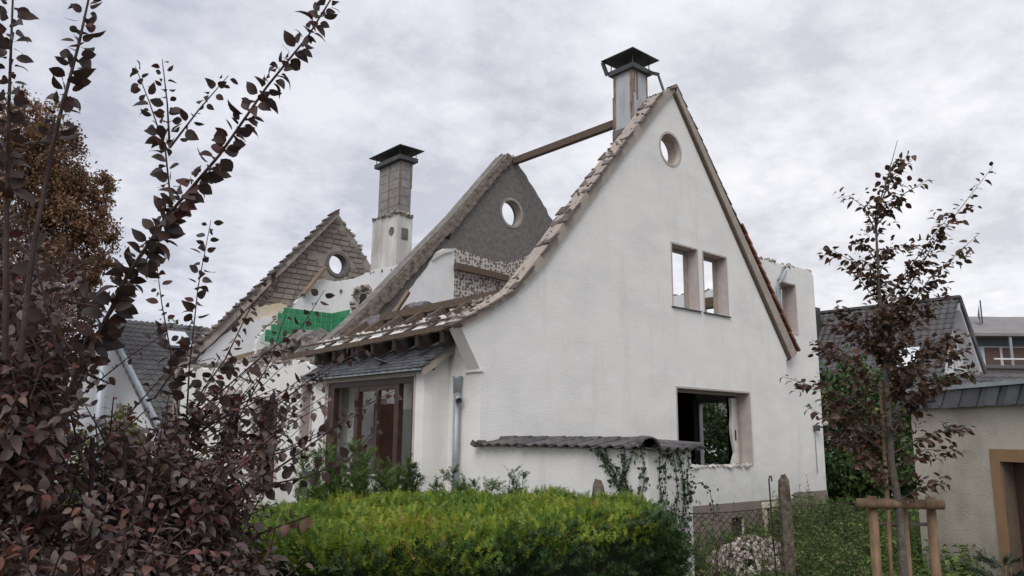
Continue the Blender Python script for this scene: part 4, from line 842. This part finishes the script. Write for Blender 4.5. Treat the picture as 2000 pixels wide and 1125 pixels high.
# ---- purple plum shrub, foreground left
SH = thing('purple_shrub', 'purple leaved plum shrub with long arching shoots in the left foreground', 'shrub', (-6.9, -6.3, .1))
BR = {'A': [(-7.32, -6.66, 2.38), (-7.25, -6.75, 2.63), (-7.2, -6.82, 2.82), (-7.12, -6.91, 3.02), (-7.01, -7.04, 3.23), (-6.91, -7.15, 3.47), (-6.82, -7.25, 3.65), (-6.76, -7.33, 3.82)],
'A2': [(-7.28, -6.62, 2.4), (-7.22, -6.73, 2.69), (-7.09, -6.9, 3.03), (-7.03, -6.97, 3.18)],
'C': [(-7.55, -7.02, 2.5), (-7.6, -7.06, 2.93), (-7.63, -7.08, 3.22), (-7.66, -7.11, 3.54)],
'D': [(-7.52, -7.05, 2.5), (-7.53, -7.1, 2.83), (-7.52, -7.16, 3.15), (-7.5, -7.21, 3.39), (-7.49, -7.23, 3.56)],
'E': [(-7.41, -6.94, 2.55), (-7.49, -6.96, 2.78), (-7.55, -6.97, 2.96), (-7.63, -6.98, 3.14)],
'F': [(-7.07, -6.62, 3.0), (-7.03, -6.66, 3.13), (-7.07, -6.66, 3.34), (-7.13, -6.62, 3.52), (-7.18, -6.58, 3.66)],
'F2': [(-7.07, -6.71, 3.33), (-7.09, -6.7, 3.5), (-7.12, -6.69, 3.67)], 'G': [(-7.07, -6.71, 3.33), (-7.0, -6.78, 3.48), (-6.93, -6.85, 3.61)],
'H': [(-6.7, -6.09, 2.28), (-6.72, -6.12, 2.58), (-6.73, -6.17, 2.93), (-6.72, -6.23, 3.22)], 'I': [(-6.74, -6.09, 2.4), (-6.78, -6.07, 2.62), (-6.84, -6.06, 2.86), (-6.88, -6.05, 3.06)],
'J': [(-6.79, -6.15, 2.28), (-6.65, -6.29, 2.47), (-6.52, -6.43, 2.64), (-6.41, -6.52, 2.75), (-6.35, -6.59, 2.91)], 'K': [(-6.59, -6.16, 2.19), (-6.45, -6.32, 2.39), (-6.32, -6.43, 2.53), (-6.18, -6.57, 2.65), (-6.14, -6.58, 2.68)],
'L': [(-6.47, -6.4, 2.13), (-6.32, -6.54, 2.28), (-6.2, -6.66, 2.41), (-6.08, -6.75, 2.49)], 'M': [(-6.67, -6.02, 2.41), (-6.57, -6.13, 2.63), (-6.51, -6.22, 2.86), (-6.42, -6.3, 3.01)],
'N': [(-6.89, -6.23, 2.44), (-6.77, -6.39, 2.73)], 'O': [(-7.27, -6.1, 2.2), (-7.17, -6.22, 2.43), (-7.03, -6.37, 2.6), (-6.93, -6.45, 2.69)],
'P': [(-6.54, -6.32, 2.07), (-6.33, -6.49, 2.13), (-6.2, -6.6, 2.2), (-6.11, -6.69, 2.35)], 'Q': [(-7.04, -6.03, 2.19), (-6.94, -6.15, 2.4), (-6.85, -6.25, 2.56), (-6.71, -6.36, 2.61)]}
spec = {'A': (.0085, .080, .10), 'A2': (.016, .07, .15), 'N': (.04, .05, .1), 'Q': (.04, .05, .1), 'O': (.03, .055, .1), 'C': (.009, .07, .42), 'D': (.008, .07, .55), 'E': (.05, .07, .1), 'F': (.014, .06, .05), 'F2': (.015, .055, 0), 'G': (.016, .055, .05), 'H': (.016, .07, .05), 'I': (.019, .065, .1)}
big = []
for k, pts in BR.items():
    st, ln, s0 = spec.get(k, (.018, .064, .08)); r0 = .0085 if k in 'ACD' else .0045
    n = len(pts); part('shoot', MB().tube(pts, [r0*(1-.7*i/(n-1)) for i in range(n)], 6), TWIG, SH)
    big.append(twig_leaves(pts, st, ln, .35, .62, s0))
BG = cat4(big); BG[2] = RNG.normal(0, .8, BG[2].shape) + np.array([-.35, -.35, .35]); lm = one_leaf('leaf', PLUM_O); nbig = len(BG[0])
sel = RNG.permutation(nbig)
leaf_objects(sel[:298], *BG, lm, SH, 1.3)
# body of the shrub: stems fanning up from the base, side twigs, leaves
stems = MB(); body = []
root = np.array([-6.95, -6.2, .1])
for i in range(34):
    a_ = np.array([RNG.uniform(-6.82, -6.45), 0, RNG.uniform(2.05, 2.35)]); a_[1] = -6.05 - .5*(a_[0]+6.75) + RNG.normal(0, .12)
    d_ = np.array([.42, -.36, .62]) + RNG.normal(0, .22, 3); d_ /= np.linalg.norm(d_); L_ = RNG.uniform(.30, .62); b_ = a_+d_*L_; m_ = (a_+b_)/2+RNG.normal(0, .02, 3)
    stems.tube([a_, m_, b_], [.004, .003, .0015], 4, False); body.append(twig_leaves([a_, m_, b_], .021, .050, .3, .6, .1))
lobes = [((-7.15, -6.45, 2.0), (.42, .36, .34), 90), ((-6.85, -6.25, 1.95), (.32, .34, .30), 95), ((-6.55, -6.22, 1.82), (.22, .24, .30), 60), ((-7.45, -5.9, 2.45), (.30, .35, .45), 75), ((-6.78, -6.05, 2.18), (.26, .30, .18), 45),
         ((-7.0, -6.5, 1.6), (.5, .4, .4), 90), ((-6.68, -6.5, 1.55), (.24, .26, .32), 60), ((-7.45, -6.2, 2.65), (.26, .3, .40), 50), 
         ((-7.42, -6.35, 2.40), (.24, .26, .34), 80), ((-7.32, -5.85, 2.75), (.26, .28, .36), 70), ((-7.55, -6.6, 2.3), (.30, .30, .55), 110), ((-7.35, -6.85, 1.75), (.32, .28, .4), 90), ((-7.0, -6.9, 1.55), (.35, .25, .35), 80), ((-6.85, -6.45, 2.08), (.24, .22, .2), 45)]
for c, rad, n in lobes:
    for i in range(n):
        d = RNG.normal(0, 1, 3); d /= np.linalg.norm(d); p = np.array(c) + d*np.array(rad)*RNG.random()**.4
        v = (p-root); v /= np.linalg.norm(v); v = v*.6 + RNG.normal(0, .45, 3) + np.array([0, 0, .25]); v /= np.linalg.norm(v)
        L_ = RNG.uniform(.22, .42); a = p - v*L_*.5; b = p + v*L_*.5 + np.array([0, 0, -.03]); m_ = (a+b)/2 + RNG.normal(0, .015, 3)
        stems.tube([a, m_, b], [.0045, .0035, .002], 4, False)
        body.append(twig_leaves([a, m_, b], .016, .053, .3, .65))
for i in range(16):
    e_ = np.array([RNG.uniform(-7.5, -6.25), RNG.uniform(-6.6, -5.8), RNG.uniform(1.5, 2.3)]); m_ = (root+e_)/2 + RNG.normal(0, .08, 3)
    stems.tube([root + RNG.normal(0, .08, 3)*np.array([1, 1, 0]), m_, e_], [.022, .016, .008], 6, False)
part('stems', stems, TWIG, SH)
BD = cat4(body); rest = sel[298:]
ALL = BD
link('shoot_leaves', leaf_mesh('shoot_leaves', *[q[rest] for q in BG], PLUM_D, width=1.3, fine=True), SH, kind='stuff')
link('foliage', leaf_mesh('foliage', *ALL, PLUM_M, width=1.2, fine=True), SH, kind='stuff')

# ---- yew hedge
HG = thing('yew_hedge', 'clipped yew hedge with yellow green new growth on top', 'hedge', (-4.2, -5, .1))
HP = np.array([(-5.85, -6.25), (-5.3, -6.22), (-4.55, -6.08), (-3.2, -5.88), (-2.85, -5.75), (-2.38, -5.05), (-2.55, -4.4), (-3.0, -3.9), (-3.8, -3.0), (-5.1, -3.7), (-6.1, -4.7), (-6.25, -5.7)])
hc = HP.mean(0)
def hpoly(s): return hc + (HP-hc)*s
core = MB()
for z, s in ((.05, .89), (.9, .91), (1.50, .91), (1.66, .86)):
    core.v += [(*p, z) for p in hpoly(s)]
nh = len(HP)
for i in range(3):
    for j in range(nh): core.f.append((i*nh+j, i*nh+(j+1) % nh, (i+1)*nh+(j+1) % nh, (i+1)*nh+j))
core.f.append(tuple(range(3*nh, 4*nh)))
part('shade_core', core, CORE, HG)  # solid dark block standing for the shaded inside of the hedge
def inside(P, poly):
    x, y = P[:, 0], P[:, 1]; c = np.zeros(len(P), bool); j = len(poly)-1
    for i in range(len(poly)):
        xi, yi = poly[i]; xj, yj = poly[j]
        c ^= ((yi > y) != (yj > y)) & (x < (xj-xi)*(y-yi)/(yj-yi+1e-12)+xi); j = i
    return c
def bumps(x, y): return .6*(.045*np.sin(x*5.1+y*2)+.035*np.sin(y*7.3-x*3.1)+.025*np.sin(x*13+1.3)*np.cos(y*11))
def sprigs(name, P, D, Ln, m, rnd, par, needles=14, nl=.030, nw=.0042):
    n = len(P); D = D/np.linalg.norm(D, axis=1, keepdims=True)
    s = np.cross(D, RNG.normal(0, 1, (n, 3))); s /= np.linalg.norm(s, axis=1, keepdims=True); w = np.cross(D, s)
    V = np.zeros((n, needles*3, 3)); Fc = []
    for k in range(needles):
        t = .15+.85*k/(needles-1); sg = 1 if k % 2 else -1; a = .5*math.sin(k*2.1)
        side = s*sg*math.cos(a) + w*math.sin(a); d = side*.8 + D*.6; b = P + D*(Ln*t)[:, None]; L_ = nl*(1.05-.45*t)
        V[:, 3*k] = b - D*nw; V[:, 3*k+1] = b + D*nw; V[:, 3*k+2] = b + d*L_; Fc.append((3*k, 3*k+1, 3*k+2))
    link(name, np_mesh(name, V, Fc, m, rnd), par, kind='stuff')
n = 19000; Q = RNG.uniform(HP.min(0), HP.max(0), (n*2, 2)); Q = Q[inside(Q, hpoly(1.0))][:n]
edge = np.array([min(np.linalg.norm(np.cross(np.append(b-a, 0), np.append(q-a, 0)))/np.linalg.norm(b-a) for a, b in zip(HP, np.roll(HP, -1, 0))) for q in Q])
zt_ = 1.80 + bumps(Q[:, 0], Q[:, 1]) - .10*np.exp(-edge/.06) - RNG.random(len(Q))**2*.14 + .03*np.sin(Q[:, 0]*31+3*np.sin(Q[:, 1]*17))*np.sin(Q[:, 1]*29)
P = np.column_stack([Q, zt_-.05]); D = np.column_stack([RNG.normal(0, .6, (len(Q), 2)), np.ones(len(Q))])
sprigs('new_growth', P, D, RNG.uniform(.04, .09, len(Q)), YEWT, np.clip(.42+.22*np.sin(Q[:, 0]*4.1+Q[:, 1]*2.2)*np.sin(Q[:, 1]*3.7)+RNG.normal(0, .24, len(Q)), 0, 1), HG, 14, .028, .0042)
n = 9000; ei = RNG.integers(0, nh, n); vis = np.array([i for i in range(nh)]); tt = RNG.random(n); a = HP[ei]; b = np.roll(HP, -1, 0)[ei]
nx = np.column_stack([(b-a)[:, 1], -(b-a)[:, 0]]); nx /= np.linalg.norm(nx, axis=1, keepdims=True)
zs = RNG.uniform(.7, 1.74, n); q = a + (b-a)*tt[:, None]; off = RNG.uniform(-.20, .02, n) + .07*np.sin(zs*7+q[:, 0]*5) + .04*np.sin(q[:, 0]*19)*np.sin(zs*23)
P = np.column_stack([q + nx*off[:, None], zs]); D = np.column_stack([nx + RNG.normal(0, .5, (n, 2)), RNG.normal(.45, .4, n)])
sprigs('old_growth', P, D, RNG.uniform(.06, .13, n), YEWD, np.clip(RNG.normal(.45, .3, n), 0, 1), HG, 14, .042, .006)
# unclipped shoots along the back edge
bp_ = []; bd_ = []; sh = MB()
def yshoot(x, y, z0, h, nside):
    tp = np.array([x+RNG.normal(0, .05), y+RNG.normal(0, .05), z0+h]); bs = np.array([x, y, z0-.2]); sh.tube([bs, (bs+tp)/2+RNG.normal(0, .01, 3), tp], .004, 4, False)
    for i in range(nside):
        t = RNG.uniform(.2, 1); p = bs+(tp-bs)*t; bp_.append(p); bd_.append(np.array([RNG.normal(0, .6), RNG.normal(0, .6), .55]))
for i in range(46):
    t = RNG.random(); x = -5.0+2.4*t; y = -3.85+.9*min(1, t*2)-1.0*max(0, t*2-1); yshoot(x, y, 1.75, RNG.uniform(.08, .26), 22)
for i in range(14): yshoot(RNG.uniform(-4.75, -4.15), RNG.uniform(-3.6, -3.1), 1.8, RNG.uniform(.28, .46), 46)
for i in range(9): yshoot(RNG.uniform(-3.75, -3.4), RNG.uniform(-3.3, -3.0), 1.8, RNG.uniform(.14, .30), 34)
part('shoots', sh, BARK, HG); bp_ = np.array(bp_); bd_ = np.array(bd_)
sprigs('shoot_needles', bp_, bd_, RNG.uniform(.05, .12, len(bp_)), leafmat('yew_shoot', [(0, (.03, .075, .015)), (1, (.10, .16, .03))], True, .5, .3, .2), RNG.random(len(bp_)), HG, 14, .036, .005)

# ---- young copper beech with its stakes
TB = thing('young_copper_beech', 'slender young copper beech with dark leaves tied between wooden stakes', 'tree', (-1.5, -6.85, .1))
trunk = [(-1.50, -6.86, .05), (-1.60, -6.93, 1.2), (-1.63, -6.95, 1.77), (-1.73, -6.96, 2.15), (-1.86, -7.03, 2.91), (-1.97, -7.07, 3.45), (-2.05, -7.12, 3.98), (-2.03, -7.22, 4.25), (-1.98, -7.30, 4.55)]
part('trunk', MB().tube(trunk, [.036, .034, .031, .026, .018, .012, .0075, .004, .002], 10), BARK, TB, True)
ends = [((-1.45, -7.77, 4.35), 3.1), ((-1.56, -7.67, 3.83), 3.0), ((-1.65, -7.52, 4.0), 3.3), ((-2.25, -7.01, 4.12), 3.85), ((-2.28, -6.87, 3.72), 3.4), ((-2.43, -6.5, 2.77), 2.4), ((-2.36, -6.62, 2.55), 2.2), ((-1.45, -7.45, 3.11), 2.6), ((-1.55, -7.46, 2.40), 2.2), ((-1.58, -7.44, 2.22), 2.1), ((-2.12, -6.80, 3.31), 2.9), ((-1.90, -7.37, 4.40), 4.0), ((-1.8, -7.44, 4.25), 3.9), ((-2.3, -6.68, 3.05), 2.6), ((-1.5, -7.38, 2.8), 2.4), ((-2.2, -6.7, 2.35), 2.0), ((-1.62, -7.4, 3.4), 2.8), ((-1.75, -7.3, 3.6), 3.1), ((-1.62, -7.3, 2.0), 1.85), ((-2.05, -6.85, 2.15), 1.9), ((-2.2, -6.95, 2.7), 2.3), ((-1.7, -7.2, 2.65), 2.3)]
for i in range(15):
    h = RNG.uniform(1.95, 3.35); az = RNG.uniform(0, 6.28); L_ = max(.1, .62*(1-abs(h-2.6)/1.35))+.08; ends.append(((-1.8+L_*math.cos(az), -7.0+L_*math.sin(az), h+.32), h))
for i in range(24):
    h = RNG.uniform(2.5, 4.2); az = RNG.uniform(0, 6.28); L_ = RNG.uniform(.10, .26)*(1.25-.22*(h-2.7)); ends.append(((-1.93-.06*(h-3.2)+L_*math.cos(az), -7.06-.06*(h-3.2)+L_*math.sin(az), h+.12+L_*.5), h))
tp = np.array(trunk); bl = []
for e_, h in ends:
    s0 = np.array([np.interp(h, tp[:, 2], tp[:, i]) for i in range(3)]); e_ = np.array(e_); m1 = s0+(e_-s0)*.5+np.array([0, 0, .05])+RNG.normal(0, .02, 3)
    part('branch', MB().tube([s0, m1, e_], [.006, .004, .0015], 5, False), BARK, TB)
    L_ = np.linalg.norm(e_-s0); bl.append(twig_leaves([s0, m1, e_], .029 if h < 3.3 else .032, .068, .1, .8, .15))
    for k in range(int((5.5+8*L_)*(1 if h < 3.0 else .6))):
        t = RNG.uniform(.25, .9); p0 = s0+(e_-s0)*t+np.array([0, 0, .05*(1-abs(2*t-1))]); d = (e_-s0)/L_*.5+RNG.normal(0, .6, 3)*np.array([1, 1, .45]); p1 = p0+d/np.linalg.norm(d)*RNG.uniform(.10, .24)*(1.1-.5*t)
        if h < 3.7 or RNG.random() < .6: bl.append(twig_leaves([p0, (p0+p1)/2+RNG.normal(0, .01, 3), p1], .027, .066, .12, .8))
B4 = cat4(bl); B4[2] = np.array([0, 0, 1.0]) + RNG.normal(0, .5, B4[2].shape); B4[1][:, 2] *= .55
nn = len(B4[0]); pr = RNG.permutation(nn); ol = one_leaf('leaf', BEECH_O)
leaf_objects(pr[:298], *B4, ol, TB, 1.25)
link('foliage', leaf_mesh('foliage', *[q[pr[298:]] for q in B4], BEECH_M, width=1.25, fine=True), TB, kind='stuff')
STK = thing('tree_stake_frame', 'round wooden stake frame with crossbar holding the young copper tree', 'stakes', (-1.6, -6.9, .1))
def pole(p, q, r, nm, par=STK): return part(nm, MB().tube([p, Vector(p).lerp(Vector(q), .5), q], r, 12), STAKE, par, True)
pole((-1.68, -6.76, .05), (-1.725, -6.79, 1.88), .036, 'stake'); pole((-1.36, -7.06, .05), (-1.395, -7.09, 1.88), .036, 'stake'); pole((-1.47, -6.90, .05), (-1.52, -6.93, 1.80), .034, 'stake')
pole((-1.85, -6.73, 1.83), (-1.42, -7.19, 1.83), .038, 'crossbar'); pole((-1.53, -6.78, .05), (-1.78, -6.95, 2.75), .016, 'support_cane')
part('tie_strap', MB().tube([(-1.71, -6.76, 1.68), (-1.60, -6.88, 1.665), (-1.40, -7.05, 1.675)], .014, 6), BARK, STK)

# ---- generic leafy masses
def crown(name, lobes, n, ls, m, par, width=1.0, shell=.45, up=.6):
    P = []; 
    for (c, r), k in zip(lobes, n):
        d = RNG.normal(0, 1, (k, 3)); d /= np.linalg.norm(d, axis=1, keepdims=True); q = RNG.random(k)**shell
        # small clumps give light and dark pockets
        cl = RNG.normal(0, 1, (max(8, k//90), 3)); cl /= np.linalg.norm(cl, axis=1, keepdims=True); cl *= (RNG.random(len(cl))**.4)[:, None]
        idx = RNG.integers(0, len(cl), k); pp_ = np.where(RNG.random((k, 1)) < .92, cl[idx] + RNG.normal(0, .085, (k, 3)), d*q[:, None])
        P.append(np.array(c) + pp_*np.array(r))
    P = np.concatenate(P); k = len(P); D = RNG.normal(0, 1, (k, 3)) + np.array([0, 0, -.3]); Nn = RNG.normal(0, .6, (k, 3)) + np.array([0, 0, up])
    return link(name, leaf_mesh(name, P, D, Nn, RNG.uniform(.6, 1.2, k)*ls, m, width=width), par, kind='stuff')
CT = thing('copper_tree', 'large copper brown tree rising at the far left behind the shrub', 'tree', (-3.5, 21, .1))
tb = MB(); limb_tree(tb, (-3.6, 21, 0), (-3.5, 20.5, 9), .32, .10)
for i in range(14):
    a = RNG.uniform(0, 6.28); h = RNG.uniform(3.5, 9); limb_tree(tb, (-3.55, 20.7, h), (-3.5+2.6*math.cos(a), 20.4+2.6*math.sin(a), h+RNG.uniform(1, 2.6)), .09, .02, 4, .1)
part('trunk', tb, BARK, CT, True)
crown('crown', [((-4.2, 20.2, 9.0), (2.4, 2.4, 3.6)), ((-2.0, 18.9, 8.6), (1.5, 1.6, 1.7)), ((-2.8, 19.2, 10.8), (1.5, 1.6, 1.6)), ((-2.3, 19.2, 6.6), (1.5, 1.6, 1.6)), ((-3.8, 19.6, 5.0), (2.2, 2.2, 2.2)), ((-1.45, 18.4, 8.9), (.75, .8, .6)), ((-3.3, 19.2, 11.9), (1.5, 1.5, 1.4)), ((-1.35, 18.3, 7.6), (.8, .8, .7)), ((-1.9, 18.7, 10.0), (1.1, 1.2, 1.1))], [20000, 9000, 9000, 7000, 9000, 2500, 6500, 2500, 5000], .12, COPPER, CT, .9)
for i, (x, y, z, r, lab) in enumerate(((11.8, 53, 7.6, 3.0, 'pale green tree top just above the left neighbour roof ridge'), (14.4, 51, 7.4, 2.6, 'smaller green tree top at the right end of the left neighbour ridge'), (17.5, 49, 7.2, 2.8, 'green tree top partly hidden by the far gable foot'))):
    ft = thing('distant_tree', lab, 'tree', (x, y, .1), 'trees beyond the left neighbour'); t_ = MB(); limb_tree(t_, (x, y, 0), (x, y, z), .25, .06); part('trunk', t_, BARK, ft, True)
    crown('crown', [((x, y, z), (r, r, 2.9)), ((x+.8, y, z-2), (r*1.2, r, 2.5))], [2600, 1800], .36, FARG, ft)
for (c, r, lab, nn_) in (((14.1, .9, 2.3), (1.7, 1.7, 2.3), 'dark green bushy tree between the ruined house wing and the garage', 9000), ((16.4, -.9, 2.1), (1.8, 1.8, 2.0), 'lighter green tree behind the young copper beech', 6000), ((14.2, 5.2, 2.6), (2.2, 2.6, 2.6), 'green bush seen through the rear opening of the ruined house', 9000)):
    bt = thing('bushy_tree', lab, 'tree', (c[0], c[1], .1), 'green trees behind the house'); t_ = MB(); limb_tree(t_, (c[0], c[1], 0), (c[0], c[1], c[2]+.5), .12, .04); part('trunk', t_, BARK, bt, True)
    crown('crown', [(c, r), ((c[0]-.3, c[1]-.4, c[2]-1.1), (r[0]*1.0, r[1], 1.2))], [nn_, nn_//2], .15, BUSHG, bt, 1.2)
GB = thing('garden_conifer', 'yellow green garden bush below the left neighbour gable', 'bush', (-1.6, 10, .1))
t_ = MB(); limb_tree(t_, (-1.9, 12, 0), (-1.9, 12, 2.4), .06, .02); part('trunk', t_, BARK, GB, True)
crown('crown', [((-1.9, 12, 1.7), (1.0, 1.0, 1.3)), ((-2.8, 11.6, 1.2), (1.2, 1.0, 1.0))], [3500, 2500], .11, leafmat('yellow_green', [(0, (.05, .08, .015)), (1, (.15, .15, .03))]), GB)
# ---- weeds and small fir by the garage
P = []; D = []; Nn = []; Ln = []; st = MB()
def weed(x, y, h, n, ls, spread=.35):
    b = np.array([x, y, .06]); d = RNG.normal(0, .14, 3); d[2] = 1; t_ = b + d*h
    st.tube([b, (b+t_)/2 + RNG.normal(0, .02, 3), t_], [.005, .004, .002], 3, False)
    u = np.sqrt(RNG.random(n)); p = b + (t_-b)*u[:, None]; a = RNG.uniform(0, 6.28, n); dd = np.column_stack([np.cos(a), np.sin(a), RNG.uniform(-.1, .7, n)])
    P.append(p); D.append(dd); Nn.append(np.array([0, 0, 1.0]) + RNG.normal(0, .35, (n, 3))); Ln.append(ls*RNG.uniform(.5, 1.2, n)*(1.15-.6*u))
for i in range(5200):
    u = RNG.random(); x = -1.4 + 10.9*u**1.1; y = RNG.uniform(-6.2, -.35)
    if x < 1.15 and y > -3.5 and x > -.2: continue
    if (x-4.6)**2/1.9+(y+1.9)**2/.95 < 1: continue
    s_ = (x+1.6)/11
    if y < -5.6-.42*(x+.14)+.9 and x > 2.6: continue
    h = RNG.uniform(.35, .95)*(1.2 if y > -4.6 and x > 1.5 else 1.0)
    if 2.4 < x < 7 and -3.4 < y: h *= .55
    if 1.44 < (x+7.97)/(y+9.6) < 1.80 and x < 4.6: h *= .42
    weed(x, y, h, int(8+13*h), RNG.choice([.07, .11, .17]))
for i in range(70): weed(RNG.uniform(3.4, 5.6), RNG.uniform(-2.9, -2.3), RNG.uniform(.2, .42), 10, .07)
for i in range(60): weed(RNG.uniform(1.6, 6.5), RNG.uniform(-5.2, -1.2), RNG.uniform(.9, 1.35), 34, .075) if i > 30 else weed(RNG.uniform(5.5, 9.3), RNG.uniform(-2.6, -.6), RNG.uniform(.8, 1.3), 34, .08)
for i in range(26): weed(RNG.uniform(.4, 1.5), RNG.uniform(-4.6, -4.0), RNG.uniform(.9, 1.45), 38, .05)
for (x, y, h) in ((10.6, -.6, 1.9), (10.4, -.7, 1.6), (9.2, -.6, 1.5), (5.2, -2.6, 1.4), (4.9, -2.7, 1.5)): weed(x, y, h, 60, .06)
for i in range(260): weed(RNG.uniform(-2.6, -.6), RNG.uniform(-6.4, -5.2), RNG.uniform(.5, 1.1), 22, .07)
st_o = part('weed_stems', st, leafmat('weed_stem', [(0, (.06, .09, .025)), (1, (.08, .10, .03))]), None); st_o['kind'] = 'stuff'; st_o['label'] = 'thin green stems of the tall weeds'; st_o['category'] = 'weeds'
wo = link('weeds', leaf_mesh('weeds', np.concatenate(P), np.concatenate(D), np.concatenate(Nn), np.concatenate(Ln), WEEDG, width=.85), None, kind='stuff'); wo['label'] = 'tangle of green weeds growing around the fence and rubble'; wo['category'] = 'weeds'
# reddish dry plant by the wall end
P, D, Nn, Ln = [], [], [], []; st = MB()
for i in range(60): weed(RNG.uniform(1.2, 2.2), RNG.uniform(-3.3, -2.5), RNG.uniform(.5, 1.0), 26, .045)
DR = thing('dry_shrub', 'reddish brown dry shrub at the foot of the white garden wall end', 'shrub', (1.7, -2.9, .1))
part('stems', st, TWIG, DR); link('foliage', leaf_mesh('foliage', np.concatenate(P), np.concatenate(D), np.concatenate(Nn), np.concatenate(Ln), leafmat('dry_leaf', [(0, (.12, .055, .035)), (1, (.18, .10, .05))]), width=.7), DR, kind='stuff')
FIR = thing('small_fir', 'little dark fir with spiky twigs beside the stakes at the beige wall', 'fir', (1.0, -7.0, .1))
P, D = [], []; st = MB(); fb_ = np.array([-.75, -7.35, .05])
st.tube([fb_, fb_+np.array([0, 0, 1.4])], [.02, .004], 6, False)
for i in range(46):
    z = RNG.uniform(.55, 1.32); a = RNG.uniform(0, 6.28); L_ = (1.5-z)*.40+.06; s0 = fb_+np.array([0, 0, z]); e_ = s0+np.array([math.cos(a)*L_, math.sin(a)*L_, L_*.45]); st.tube([s0, e_], .003, 3, False)
    for t in np.linspace(.2, 1, 9): P.append(s0+(e_-s0)*t); D.append((e_-s0)/L_+RNG.normal(0, .3, 3))
part('stems', st, BARK, FIR); sprigs('needles', np.array(P), np.array(D), np.full(len(P), .06), leafmat('fir_needle', [(0, (.012, .03, .014)), (1, (.03, .06, .025))]), RNG.random(len(P)), FIR, 14, .028, .004)
FIR.location = (-.75, -7.35, .1)
for c in FIR.children: c.matrix_parent_inverse = Matrix.Translation((.75, 7.35, -.1))
